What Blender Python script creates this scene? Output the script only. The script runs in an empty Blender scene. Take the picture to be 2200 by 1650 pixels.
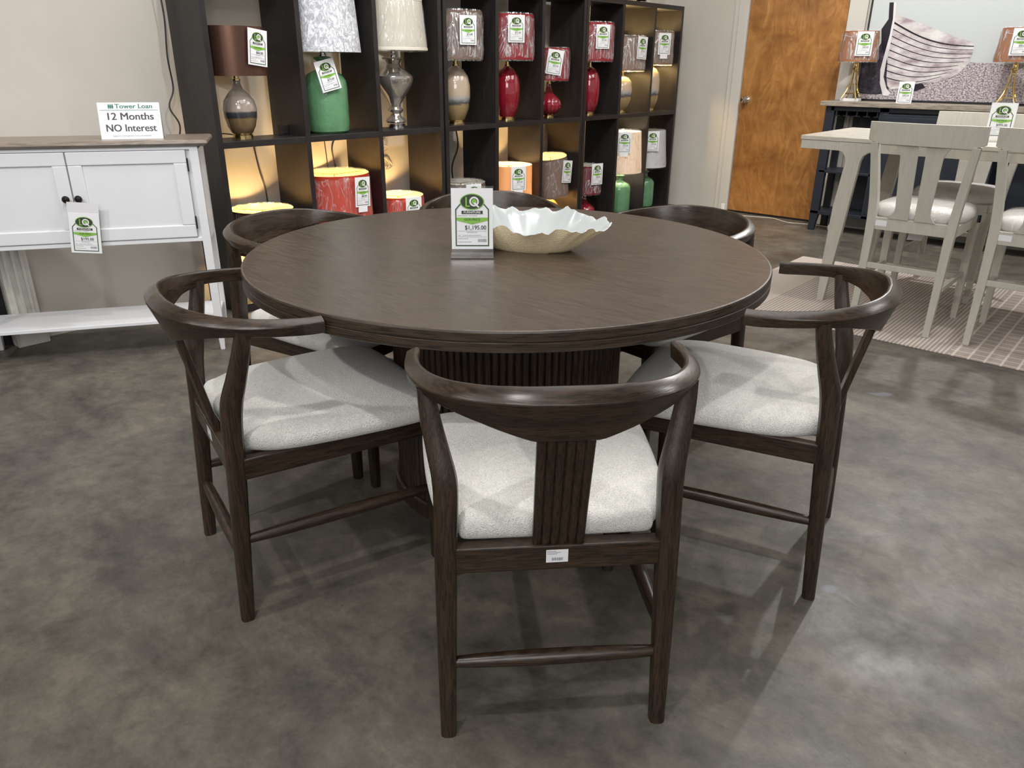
import bpy, bmesh, math, random
from mathutils import Vector, Matrix
random.seed(7)
PI = math.pi
SC = bpy.context.scene
COL = SC.collection

# ------------------------------------------------------------------ camera
def make_camera():
    f, pitch, roll, yaw, h = 1632.0, math.radians(22.75), math.radians(0.42), math.radians(41.1), 1.27
    ex = Vector((math.sin(yaw), math.cos(yaw), 0)); ey = Vector((-math.cos(yaw), math.sin(yaw), 0)); ez = Vector((0, 0, 1))
    def w(v): return Vector((ex.dot(v), ey.dot(v), ez.dot(v)))
    fwd = Vector((0, math.cos(pitch), -math.sin(pitch))); right = Vector((1, 0, 0)); up = right.cross(fwd)
    R = right * math.cos(roll) + up * math.sin(roll); U = R.cross(fwd)
    R, U, F = w(R), w(U), w(fwd)
    cam = bpy.data.cameras.new('camera'); o = bpy.data.objects.new('camera', cam); COL.objects.link(o)
    o.matrix_world = Matrix(((R.x, U.x, -F.x, 0), (R.y, U.y, -F.y, 0), (R.z, U.z, -F.z, h), (0, 0, 0, 1)))
    cam.sensor_fit = 'HORIZONTAL'; cam.sensor_width = 36.0; cam.lens = f / 2200.0 * 36.0
    cam.clip_start = 0.02; cam.clip_end = 60
    SC.camera = o
    return R
CAMR = make_camera()

# ------------------------------------------------------------------ world, lights, exposure
world = bpy.data.worlds.new('world'); SC.world = world; world.use_nodes = True
bg = world.node_tree.nodes['Background']; bg.inputs[0].default_value = (0.97, 0.985, 1.0, 1); bg.inputs[1].default_value = 0.44
SC.view_settings.view_transform = 'Standard'; SC.view_settings.look = 'None'
SC.view_settings.exposure = -0.14; SC.view_settings.gamma = 1.0; SC.view_settings.use_curve_mapping = False

def light(kind, name, loc, power, color=(1, 0.985, 0.965), size=0.1, target=None, angle=None, parent=None):
    d = bpy.data.lights.new(name, kind); d.energy = power; d.color = color
    if kind == 'AREA': d.shape = 'SQUARE'; d.size = size
    else: d.shadow_soft_size = size
    if kind == 'SPOT': d.spot_size = math.radians(angle or 90); d.spot_blend = 0.8
    o = bpy.data.objects.new(name, d); COL.objects.link(o); o.location = loc
    if target is not None:
        o.rotation_euler = (Vector(target) - Vector(loc)).to_track_quat('-Z', 'Y').to_euler()
    if parent: o.parent = parent
    return o
# ceiling spots of the showroom
SPOTS = [((6.1, 1.0, 3.3), 180, (2.6, 0.5, 0)), ((4.3, -1.2, 3.3), 75, (3.0, 0.2, 0)), ((-1.8, 2.2, 3.3), 120, (0.7, 1.7, 0.2)),
         ((5.0, 1.6, 3.3), 130, (6.7, 1.2, 1.2)), ((-0.6, 1.6, 3.3), 70, (0.9, 4.0, 0.6)), ((0.8, 1.9, 3.3), 50, (2.0, 4.0, 0.8)),
         ((3.2, 1.8, 3.3), 110, (4.6, 4.0, 1.2)), ((2.2, 2.3, 3.3), 60, (2.6, 4.0, 1.2)), ((0.0, 0.6, 3.3), 70, (1.2, 1.5, 0.5)), ((4.4, 2.6, 3.3), 75, (6.8, 3.3, 1.4)),
         ((4.6, 0.4, 3.3), 60, (4.6, 0.8, 0))]
for i, (l, p, t) in enumerate(SPOTS):
    light('SPOT', 'ceiling_spot_light', l, p * 1.5, size=0.05, target=t, angle=100)
light('AREA', 'overhead_area_light', (-1.6, -1.4, 3.2), 130, size=2.6, target=(1.4, 1.3, 0.7))  # added fill from behind the camera for fronts facing it, no real panel
light('AREA', 'overhead_area_light', (2.4, 1.6, 3.4), 60, size=2.4, target=(2.4, 1.6, 0))
light('AREA', 'overhead_area_light', (5.2, 0.6, 3.4), 45, size=1.8, target=(5.2, 0.6, 0))

# ------------------------------------------------------------------ node materials
def mat(name):
    m = bpy.data.materials.new(name); m.use_nodes = True
    nt = m.node_tree; b = nt.nodes['Principled BSDF']
    return m, nt, b
def simple(name, col, rough=0.5, metal=0.0, spec=0.5, bump=0, bscale=60, coat=0, var=0.0, vscale=6, trans=0, emis=None):
    m, nt, b = mat(name)
    b.inputs['Base Color'].default_value = (*col, 1); b.inputs['Roughness'].default_value = rough
    b.inputs['Metallic'].default_value = metal; b.inputs['Specular IOR Level'].default_value = spec
    b.inputs['Coat Weight'].default_value = coat; b.inputs['Transmission Weight'].default_value = trans
    if emis: b.inputs['Emission Color'].default_value = (*emis[0], 1); b.inputs['Emission Strength'].default_value = emis[1]
    if var > 0:
        c = noise(nt, vscale, 5, 0.6)
        r = ramp(nt, c, [(0.3, tuple(x * (1 - var) for x in col)), (0.7, tuple(min(1, x * (1 + var)) for x in col))])
        nt.links.new(r, b.inputs['Base Color'])
    if bump > 0: addbump(nt, b, noise(nt, bscale, 4, 0.6), bump)
    return m
def coords(nt, scale=(1, 1, 1), rot=(0, 0, 0), kind='Object'):
    tc = nt.nodes.new('ShaderNodeTexCoord'); mp = nt.nodes.new('ShaderNodeMapping')
    mp.inputs['Scale'].default_value = scale; mp.inputs['Rotation'].default_value = rot
    nt.links.new(tc.outputs[kind], mp.inputs['Vector']); return mp.outputs['Vector']
def noise(nt, scale, detail=4, rough=0.5, vec=None, dist=0.0, out='Fac'):
    n = nt.nodes.new('ShaderNodeTexNoise'); n.inputs['Scale'].default_value = scale; n.inputs['Detail'].default_value = detail
    n.inputs['Roughness'].default_value = rough; n.inputs['Distortion'].default_value = dist
    nt.links.new(vec if vec is not None else coords(nt), n.inputs['Vector']); return n.outputs[out]
def ramp(nt, fac, stops):
    r = nt.nodes.new('ShaderNodeValToRGB'); e = r.color_ramp.elements
    while len(e) < len(stops): e.new(0.5)
    for i, (p, c) in enumerate(stops):
        e[i].position = p; e[i].color = (*c, 1) if len(c) == 3 else c
    nt.links.new(fac, r.inputs['Fac']); return r.outputs['Color']
def mixc(nt, fac, a, b, mode='MIX'):
    n = nt.nodes.new('ShaderNodeMix'); n.data_type = 'RGBA'; n.blend_type = mode
    for s, v in ((0, fac), (6, a), (7, b)):
        if hasattr(v, 'is_linked') or isinstance(v, bpy.types.NodeSocket): nt.links.new(v, n.inputs[s])
        elif s == 0: n.inputs[0].default_value = v
        else: n.inputs[s].default_value = (*v, 1)
    return n.outputs[2]
def addbump(nt, b, h, strength, dist=0.002):
    n = nt.nodes.new('ShaderNodeBump'); n.inputs['Strength'].default_value = strength; n.inputs['Distance'].default_value = dist
    nt.links.new(h, n.inputs['Height']); nt.links.new(n.outputs['Normal'], b.inputs['Normal'])
def val(nt, fac, lo, hi, p0=0.3, p1=0.7): return ramp(nt, fac, [(p0, (lo,) * 3), (p1, (hi,) * 3)])

def wood(name, c0, c1, scale=(40, 40, 2.5), rot=(0, 0, 0), rough=0.34, coat=0.25, bump=0.25, fine=3.0, ml=.62):
    m, nt, b = mat(name)
    v = coords(nt, scale, rot)
    n1 = noise(nt, 1.0, 6, 0.65, v, 0.6)
    v2 = coords(nt, tuple(s * fine for s in scale), rot)
    n2 = noise(nt, 1.0, 2, 0.5, v2)
    c = ramp(nt, n1, [(0.28, c0), (0.72, c1)])
    d = ramp(nt, n2, [(0.40, (ml,) * 3), (0.52, (1.0,) * 3)])
    nt.links.new(mixc(nt, 1.0, c, d, 'MULTIPLY'), b.inputs['Base Color'])
    nt.links.new(val(nt, n1, rough - 0.05, rough + 0.1), b.inputs['Roughness'])
    b.inputs['Coat Weight'].default_value = coat; b.inputs['Coat Roughness'].default_value = 0.28
    addbump(nt, b, n2, bump, 0.0012)
    return m

def floor_mat():
    m, nt, b = mat('polished_concrete')
    v = coords(nt, (1, 1, 1))
    a = noise(nt, 0.7, 4, 0.6, v, 0.3); c2 = noise(nt, 2.9, 14, 0.78, coords(nt, (1.35, .85, 1), (0, 0, .5)), 0.25); c3 = noise(nt, 17, 8, 0.75, v, 0.1)
    base = ramp(nt, c2, [(0.32, (0.052, 0.047, 0.040)), (0.45, (0.094, 0.085, 0.073)), (0.56, (0.134, 0.121, 0.101)), (0.70, (0.195, 0.174, 0.142))])
    warm = ramp(nt, a, [(0.35, (0.90, 0.91, 0.92)), (0.65, (1.06, 1.02, 0.96))])
    col = mixc(nt, 1.0, base, warm, 'MULTIPLY')
    fine = ramp(nt, c3, [(0.3, (0.66,) * 3), (0.5, (1.0,) * 3), (0.72, (1.26,) * 3)])
    col = mixc(nt, 0.85, col, fine, 'MULTIPLY')
    # dark oil-like stains and small blue-grey patches
    st = noise(nt, 1.4, 6, 0.6, coords(nt, (1, 1, 1), (0, 0, 1.1)), 1.2)
    col = mixc(nt, ramp(nt, st, [(0.60, (0, 0, 0)), (0.68, (0.45, 0.45, 0.45))]), col, (0.062, 0.058, 0.05))
    bl = noise(nt, 3.1, 3, 0.5, coords(nt, (1, 1, 1), (0, 0, 2.3)), 0.6)
    col = mixc(nt, ramp(nt, bl, [(0.70, (0, 0, 0)), (0.735, (0.8, 0.8, 0.8))]), col, (0.17, 0.18, 0.20))
    sp = noise(nt, 55, 2, 0.5, v)
    col = mixc(nt, ramp(nt, sp, [(0.74, (0, 0, 0)), (0.78, (0.8, 0.8, 0.8))]), col, (0.05, 0.045, 0.04))
    nt.links.new(col, b.inputs['Base Color'])
    rr = noise(nt, 3.4, 6, 0.65, coords(nt, (1, 1, 1), (0, 0, 0.4)), 0.5)
    nt.links.new(ramp(nt, rr, [(0.35, (0.55,) * 3), (0.65, (0.33,) * 3)]), b.inputs['Roughness'])
    b.inputs['Specular IOR Level'].default_value = 0.4
    addbump(nt, b, c3, 0.3, 0.004)
    return m

def boucle():
    m, nt, b = mat('boucle_fabric')
    v = coords(nt)
    w = nt.nodes.new('ShaderNodeTexVoronoi'); w.inputs['Scale'].default_value = 400; w.feature = 'F1'
    nz = noise(nt, 30, 3, 0.5, v, 0, 'Color')
    nt.links.new(mixc(nt, 0.02, v, nz), w.inputs['Vector'])
    h = w.outputs['Distance']
    n2 = noise(nt, 90, 4, 0.6, v)
    c = ramp(nt, h, [(0.0, (0.86, 0.845, 0.81)), (0.5, (0.76, 0.745, 0.71)), (0.9, (0.58, 0.565, 0.53))])
    c = mixc(nt, 0.5, c, ramp(nt, n2, [(0.3, (0.82, 0.82, 0.82)), (0.7, (1.06, 1.05, 1.03))]), 'MULTIPLY')
    nt.links.new(c, b.inputs['Base Color']); b.inputs['Roughness'].default_value = 0.95
    b.inputs['Sheen Weight'].default_value = 0.25; b.inputs['Specular IOR Level'].default_value = 0.2
    mt = nt.nodes.new('ShaderNodeMath'); mt.operation = 'MULTIPLY'; mt.inputs[1].default_value = -1; nt.links.new(h, mt.inputs[0])
    addbump(nt, b, mt.outputs[0], 0.7, 0.0025)
    return m

def door_mat():
    m, nt, b = mat('birch_veneer')
    v = coords(nt, (1, .9, 2.6))
    big = noise(nt, 1.6, 4, 0.55, v, .8)
    v2 = coords(nt, (1, 2.6, 1.1)); g = noise(nt, 2.6, 8, 0.62, v2, 3.2)
    c = ramp(nt, g, [(0.28, (0.25, 0.105, 0.028)), (0.5, (0.345, 0.155, 0.043)), (0.72, (0.46, 0.235, 0.075))])
    c = mixc(nt, 0.9, c, ramp(nt, big, [(0.3, (0.62, 0.55, 0.5)), (0.6, (1.08, 1.06, 1.0))]), 'MULTIPLY')
    nt.links.new(c, b.inputs['Base Color']); b.inputs['Roughness'].default_value = 0.36; b.inputs['Coat Weight'].default_value = 0.2
    return m

def wrap_mat(name, strength=0.95, sc=7):
    # crinkled clear plastic film: see-through, crease highlights painted in as white streaks
    m = bpy.data.materials.new(name); m.use_nodes = True; nt = m.node_tree; nt.nodes.clear()
    out = nt.nodes.new('ShaderNodeOutputMaterial'); mx = nt.nodes.new('ShaderNodeMixShader'); m2 = nt.nodes.new('ShaderNodeMixShader')
    tr = nt.nodes.new('ShaderNodeBsdfTransparent'); gl = nt.nodes.new('ShaderNodeBsdfGlossy'); gl.inputs['Roughness'].default_value = 0.22
    df = nt.nodes.new('ShaderNodeBsdfDiffuse'); df.inputs['Color'].default_value = (.95, .95, .97, 1)
    v = coords(nt, (sc, sc, sc * 0.30)); n = noise(nt, 1.0, 3, 0.5, v, 2.4)
    v3 = coords(nt, (sc * 2.0, sc * 2.0, sc * .40), (.25, .1, 0)); n3 = noise(nt, 1.0, 2, 0.5, v3, 1.6)
    bp = nt.nodes.new('ShaderNodeBump'); bp.inputs['Strength'].default_value = 1.0; bp.inputs['Distance'].default_value = 0.05
    nt.links.new(n, bp.inputs['Height']); nt.links.new(bp.outputs['Normal'], gl.inputs['Normal'])
    f = ramp(nt, n, [(0.42, (0.06,) * 3), (0.485, (0.08,) * 3), (0.505, (strength,) * 3), (0.53, (0.10,) * 3), (0.60, (0.06,) * 3), (0.66, (.35 * strength,) * 3)])
    g = ramp(nt, n3, [(0.47, (0.0,) * 3), (0.50, (.75 * strength,) * 3), (0.53, (0.0,) * 3)])
    f = mixc(nt, 1.0, f, g, 'LIGHTEN')
    m2.inputs[0].default_value = .5; nt.links.new(gl.outputs[0], m2.inputs[1]); nt.links.new(df.outputs[0], m2.inputs[2])
    nt.links.new(f, mx.inputs[0]); nt.links.new(tr.outputs[0], mx.inputs[1]); nt.links.new(m2.outputs[0], mx.inputs[2])
    nt.links.new(mx.outputs[0], out.inputs[0]); return m

def glassy(name, rough=0.05, col=(1, 1, 1), fac=0.15):
    m = bpy.data.materials.new(name); m.use_nodes = True; nt = m.node_tree; nt.nodes.clear()
    out = nt.nodes.new('ShaderNodeOutputMaterial'); mx = nt.nodes.new('ShaderNodeMixShader')
    tr = nt.nodes.new('ShaderNodeBsdfTransparent'); gl = nt.nodes.new('ShaderNodeBsdfGlossy'); gl.inputs['Roughness'].default_value = rough
    tr.inputs['Color'].default_value = (*col, 1)
    fr = nt.nodes.new('ShaderNodeLayerWeight'); fr.inputs['Blend'].default_value = 0.25
    mp = nt.nodes.new('ShaderNodeMapRange'); mp.inputs['To Min'].default_value = fac; mp.inputs['To Max'].default_value = 0.9
    nt.links.new(fr.outputs['Fresnel'], mp.inputs['Value']); nt.links.new(mp.outputs[0], mx.inputs[0])
    nt.links.new(tr.outputs[0], mx.inputs[1]); nt.links.new(gl.outputs[0], mx.inputs[2]); nt.links.new(mx.outputs[0], out.inputs[0]); return m

def shade_mat(name, col, trans=0.35, rough=0.7, spec=0.3, bump=0.0):
    # lamp shade cloth: partly translucent so a bulb inside makes it glow
    m, nt, b = mat(name); out = nt.nodes['Material Output']
    b.inputs['Base Color'].default_value = (*col, 1); b.inputs['Roughness'].default_value = rough; b.inputs['Specular IOR Level'].default_value = spec
    tl = nt.nodes.new('ShaderNodeBsdfTranslucent'); tl.inputs['Color'].default_value = (*col, 1)
    mx = nt.nodes.new('ShaderNodeMixShader'); mx.inputs[0].default_value = trans
    nt.links.new(b.outputs[0], mx.inputs[1]); nt.links.new(tl.outputs[0], mx.inputs[2]); nt.links.new(mx.outputs[0], out.inputs[0])
    if bump: addbump(nt, b, noise(nt, 1, 4, 0.6, coords(nt, (160, 160, 25))), bump, 0.002)
    return m

def banded(name, stops, z0, z1, rough=0.12, noisy=0.06, metal=0.0, coat=1.0):
    # glazed lamp body: coloured bands by height on the body
    m, nt, b = mat(name)
    v = coords(nt); sp = nt.nodes.new('ShaderNodeSeparateXYZ'); nt.links.new(v, sp.inputs[0])
    mr = nt.nodes.new('ShaderNodeMapRange'); mr.inputs['From Min'].default_value = z0; mr.inputs['From Max'].default_value = z1
    n = noise(nt, 22, 4, 0.6, coords(nt, (1, 1, 1.0)))
    ad = nt.nodes.new('ShaderNodeMath'); ad.operation = 'MULTIPLY_ADD'; ad.inputs[1].default_value = noisy; nt.links.new(n, ad.inputs[0])
    nt.links.new(sp.outputs[2], mr.inputs['Value']); nt.links.new(mr.outputs[0], ad.inputs[2])
    nt.links.new(ramp(nt, ad.outputs[0], stops), b.inputs['Base Color'])
    b.inputs['Roughness'].default_value = rough; b.inputs['Coat Weight'].default_value = coat; b.inputs['Coat Roughness'].default_value = 0.03; b.inputs['Metallic'].default_value = metal
    return m

M = {}
M['floor'] = floor_mat()
M['wall'] = simple('painted_wall', (0.52, 0.485, 0.435), 0.8, var=0.05, vscale=2.0, bump=0.05, bscale=90)
M['ceil'] = simple('ceiling_paint', (0.6, 0.6, 0.58), 0.9)
M['trim'] = simple('trim_paint', (0.56, 0.53, 0.48), 0.5)
M['whitetrim'] = simple('distressed_white', (0.60, 0.58, 0.53), 0.6, var=0.12, vscale=9)
M['door'] = door_mat()
M['black'] = simple('black_void', (0.012, 0.012, 0.014), 0.5)
M['walnutL'] = wood('dark_walnut_lengthwise', (0.016, 0.009, 0.0048), (0.054, 0.031, 0.0165), (60, 60, 4), fine=6, ml=.45, coat=.05, bump=.22)
M['walnutH'] = wood('dark_walnut_rail', (0.016, 0.009, 0.0048), (0.054, 0.031, 0.0165), (5, 9, 60), rough=0.3, coat=0.12, fine=6, ml=.45, bump=.22)
M['walnutB'] = wood('dark_walnut_depth', (0.017, 0.0095, 0.0055), (0.055, 0.032, 0.018), (60, 4, 60), fine=6, ml=.45, coat=.05, bump=.22)
M['tabletop'] = wood('walnut_tabletop', (0.056, 0.036, 0.024), (0.086, 0.057, 0.038), (110, 4, 4.5), (0, 0, math.radians(20)), rough=0.34, coat=0.45, bump=0.5, fine=3.5, ml=.40)
M['tableedge'] = wood('walnut_table_edge', (0.020, 0.013, 0.008), (0.068, 0.043, 0.026), (5, 5, 110), rough=0.4, coat=0.1, fine=4, ml=.45)
M['drum'] = wood('walnut_drum', (0.026, 0.016, 0.010), (0.085, 0.052, 0.031), (60, 60, 5), rough=0.4, coat=0.1, fine=4, ml=.5)
M['boucle'] = boucle()
M['sticker'] = simple('paper_white', (0.78, 0.78, 0.80), 0.5)
M['ink'] = simple('ink_dark', (0.05, 0.05, 0.06), 0.6)
M['inkgrey'] = simple('ink_grey', (0.22, 0.22, 0.25), 0.6)
M['green'] = simple('print_green', (0.22, 0.46, 0.07), 0.5)
M['dgreen'] = simple('print_dark_green', (0.055, 0.11, 0.05), 0.5)
M['logo'] = simple('print_charcoal', (0.035, 0.042, 0.03), 0.5)
M['tgreen'] = simple('print_teal_green', (0.01, 0.16, 0.10), 0.5)
M['shelf'] = wood('blackbrown_laminate', (0.0125, 0.010, 0.010), (0.020, 0.0165, 0.0165), (6, 30, 6), rough=0.40, coat=0.0, bump=0.05, ml=.85)
M['white'] = simple('white_lacquer', (0.70, 0.705, 0.725), 0.42, var=0.02)
M['whitetop'] = wood('weathered_oak_top', (0.15, 0.115, 0.088), (0.31, 0.25, 0.20), (5, 60, 60), rough=0.35, coat=0.3)
M['knob'] = simple('bronze_knob', (0.02, 0.016, 0.013), 0.35, metal=0.6)
M['gold'] = simple('polished_gold', (0.83, 0.62, 0.28), 0.12, metal=1.0)
M['chrome'] = simple('polished_chrome', (0.72, 0.72, 0.72), 0.08, metal=1.0)
M['nickel'] = simple('satin_nickel', (0.7, 0.68, 0.64), 0.2, metal=1.0)
M['navy'] = simple('navy_paint', (0.0135, 0.0175, 0.028), 0.5, var=0.1)
M['oaktop'] = wood('grey_oak_top', (0.24, 0.20, 0.155), (0.42, 0.36, 0.29), (60, 5, 60), rough=0.5, coat=0.0)
M['grey'] = wood('grey_wash_wood', (0.475, 0.45, 0.39), (0.505, 0.48, 0.418), (30, 30, 4), rough=0.5, coat=0.05, bump=0.03, ml=.94)
M['greytop'] = wood('grey_wash_top', (0.50, 0.46, 0.40), (0.56, 0.53, 0.46), (40, 4, 30), rough=0.28, coat=0.2, bump=0.03, ml=.9)
M['cush'] = simple('light_upholstery', (0.54, 0.52, 0.49), 0.7, var=0.1, vscale=12, bump=0.4, bscale=14)
M['plastic'] = wrap_mat('clear_plastic_film', .9)
M['plasticsoft'] = wrap_mat('clear_plastic_film_soft', strength=0.40)
M['plasticthin'] = wrap_mat('clear_plastic_film_thin', .22)
M['acrylic'] = glassy('clear_acrylic', 0.03, (0.99, 0.995, 0.995), 0.10)
M['cord'] = simple('black_cord', (0.01, 0.01, 0.01), 0.5)
M['wcord'] = simple('white_cord', (0.55, 0.53, 0.48), 0.5)

# ------------------------------------------------------------------ mesh builder
class MB:
    def __init__(s): s.v = []; s.f = []; s.m = []; s.sm = []
    def add(s, vs, fs, mi=0, smooth=False, mtx=None):
        o = len(s.v)
        for p in vs:
            p = Vector(p)
            s.v.append(mtx @ p if mtx else p)
        for f in fs: s.f.append([o + i for i in f]); s.m.append(mi); s.sm.append(smooth)
        return s
    def box(s, x0, x1, y0, y1, z0, z1, mi=0, mtx=None):
        vs = [(x, y, z) for x in (x0, x1) for y in (y0, y1) for z in (z0, z1)]
        fs = [(0, 1, 3, 2), (4, 6, 7, 5), (0, 4, 5, 1), (2, 3, 7, 6), (0, 2, 6, 4), (1, 5, 7, 3)]
        return s.add(vs, fs, mi, False, mtx)
    def loft(s, rings, mi=0, smooth=True, closed=True, caps=True, mtx=None):
        n = len(rings[0]); vs = [p for r in rings for p in r]; fs = []
        for i in range(len(rings) - 1):
            for j in range(n if closed else n - 1):
                k = (j + 1) % n
                fs.append((i * n + j, i * n + k, (i + 1) * n + k, (i + 1) * n + j))
        s.add(vs, fs, mi, smooth, mtx)
        if caps and closed:
            s.add(rings[0], [tuple(range(n))[::-1]], mi, False, mtx); s.add(rings[-1], [tuple(range(n))], mi, False, mtx)
        return s
    def lathe(s, prof, seg=32, mi=0, smooth=True, c=(0, 0, 0), mtx=None, lobes=0, amp=0.0, mis=None):
        n = seg
        for i in range(len(prof) - 1):
            pass
        rings = []
        for r, z in prof:
            ring = []
            for j in range(n):
                a = 2 * PI * j / n; rr = r * (1 + amp * (abs(math.sin(lobes * a / 2)) - 0.5)) if lobes else r
                ring.append((c[0] + rr * math.cos(a), c[1] + rr * math.sin(a), c[2] + z))
            rings.append(ring)
        if mis is None: return s.loft(rings, mi, smooth, True, False, mtx)
        for i in range(len(rings) - 1): s.loft(rings[i:i + 2], mis[i], smooth, True, False, mtx)
        return s
    def tube(s, pts, rad, seg=10, mi=0, sq=0.0, flat=1.0, caps=True, mtx=None, up=None):
        # swept tube; rad number or list; sq>0 squares the section
        pts = [Vector(p) for p in pts]; n = len(pts)
        if not hasattr(rad, '__len__'): rad = [rad] * n
        rings = []; ref = Vector(up) if up else None
        for i, p in enumerate(pts):
            t = (pts[min(i + 1, n - 1)] - pts[max(i - 1, 0)]).normalized()
            if ref is None: ref = Vector((1, 0, 0)) if abs(t.x) < 0.8 else Vector((0, 1, 0))
            a = (ref - t * ref.dot(t)).normalized(); b = t.cross(a); ref = a if not up else ref
            ring = []
            for j in range(seg):
                w = 2 * PI * (j + 0.5) / seg; cx, sx = math.cos(w), math.sin(w)
                k = (abs(cx) ** (2 + sq * 6) + abs(sx) ** (2 + sq * 6)) ** (-1 / (2 + sq * 6))
                ring.append(p + (a * cx + b * sx * flat) * rad[i] * k)
            rings.append(ring)
        return s.loft(rings, mi, True, True, caps, mtx)
    def prism(s, pts, y0, y1, mi=0, mtx=None, axis='y'):
        # polygon given in (x,z), extruded along y  (axis='x': given in (y,z), extruded along x; 'z': given in (x,y))
        def mk(p, d):
            return {'y': (p[0], d, p[1]), 'x': (d, p[0], p[1]), 'z': (p[0], p[1], d)}[axis]
        n = len(pts); vs = [mk(p, y0) for p in pts] + [mk(p, y1) for p in pts]
        fs = [tuple(range(n)), tuple(range(2 * n - 1, n - 1, -1))] + [(i, i + n, (i + 1) % n + n, (i + 1) % n) for i in range(n)]
        return s.add(vs, fs, mi, False, mtx)
    def flat(s, pts, y, mi=0):   # flat print in the xz plane facing -y
        return s.add([(p[0], y, p[1]) for p in pts], [tuple(range(len(pts)))], mi)
    def sphere(s, c, r, mi=0, seg=16, sz=1.0):
        prof = [(max(1e-4, r * math.sin(PI * i / 10)), -r * sz * math.cos(PI * i / 10)) for i in range(11)]
        return s.lathe(prof, seg, mi, True, c)
    def mesh(s, name, mats):
        me = bpy.data.meshes.new(name); me.from_pydata([tuple(p) for p in s.v], [], s.f)
        for m in mats: me.materials.append(m)
        me.polygons.foreach_set('material_index', s.m); me.polygons.foreach_set('use_smooth', s.sm)
        bm = bmesh.new(); bm.from_mesh(me); bmesh.ops.recalc_face_normals(bm, faces=bm.faces) if not getattr(s, 'keep', False) else None
        bm.to_mesh(me); bm.free(); me.update()
        if any(s.sm): me.set_sharp_from_angle(angle=math.radians(38))
        return me
    def build(s, name, mats, parent=None, bev=0.0, seg=2, sub=0):
        if not isinstance(mats, (list, tuple)): mats = [mats]
        o = bpy.data.objects.new(name, s.mesh(name, mats)); COL.objects.link(o)
        if parent: o.parent = parent
        if bev > 0:
            b = o.modifiers.new('bevel', 'BEVEL'); b.width = bev; b.segments = seg; b.limit_method = 'ANGLE'; b.angle_limit = math.radians(40); b.harden_normals = False
        if sub: q = o.modifiers.new('subd', 'SUBSURF'); q.levels = sub; q.render_levels = sub
        return o

def tag(o, label=None, cat=None, group=None, kind=None):
    if label: o['label'] = label
    if cat: o['category'] = cat
    if group: o['group'] = group
    if kind: o['kind'] = kind
    return o
def thing(name, label, cat, loc=(0, 0, 0), rz=0.0, group=None):
    o = bpy.data.objects.new(name, None); COL.objects.link(o); o.location = loc; o.rotation_euler = (0, 0, rz)
    o.empty_display_size = 0.1
    return tag(o, label, cat, group)
def copy_tree(o, parent=None):
    c = o.copy(); COL.objects.link(c); c.parent = parent
    for ch in [q for q in o.children]: copy_tree(ch, c)
    return c

_tx = {}
def text_mesh(body, size, m, offset=0.0, align='CENTER', sx=1.0, bold=0.0):
    key = (body, size, m.name, offset, align, sx, bold)
    if key in _tx: return _tx[key]
    cu = bpy.data.curves.new('txt', 'FONT'); cu.body = body; cu.size = size; cu.align_x = align; cu.align_y = 'CENTER'; cu.offset = offset * size
    cu.resolution_u = 3
    o = bpy.data.objects.new('txt', cu); COL.objects.link(o)
    bpy.context.view_layer.update()
    me = bpy.data.meshes.new_from_object(o.evaluated_get(bpy.context.evaluated_depsgraph_get()))
    bpy.data.objects.remove(o, do_unlink=True); bpy.data.curves.remove(cu)
    for v in me.vertices: v.co = Vector((v.co.x * sx, 0, v.co.y))
    if bold:      # heavier strokes: the glyphs again, a hair to each side
        bm = bmesh.new(); bm.from_mesh(me); bmesh.ops.translate(bm, verts=bm.verts, vec=(-bold * size, 0, 0))
        for q in (1, 2):
            t2 = bmesh.new(); t2.from_mesh(me); bmesh.ops.translate(t2, verts=t2.verts, vec=((q - 1) * bold * size, -.00005 * q, 0))
            tmp = bpy.data.meshes.new('tmp'); t2.to_mesh(tmp); t2.free(); bm.from_mesh(tmp); bpy.data.meshes.remove(tmp)
        bm.to_mesh(me); bm.free()
    me.materials.clear(); me.materials.append(m)
    _tx[key] = me; return me
def put(name, me, parent, loc=(0, 0, 0)):
    o = bpy.data.objects.new(name, me); COL.objects.link(o); o.parent = parent; o.location = loc; return o

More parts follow.
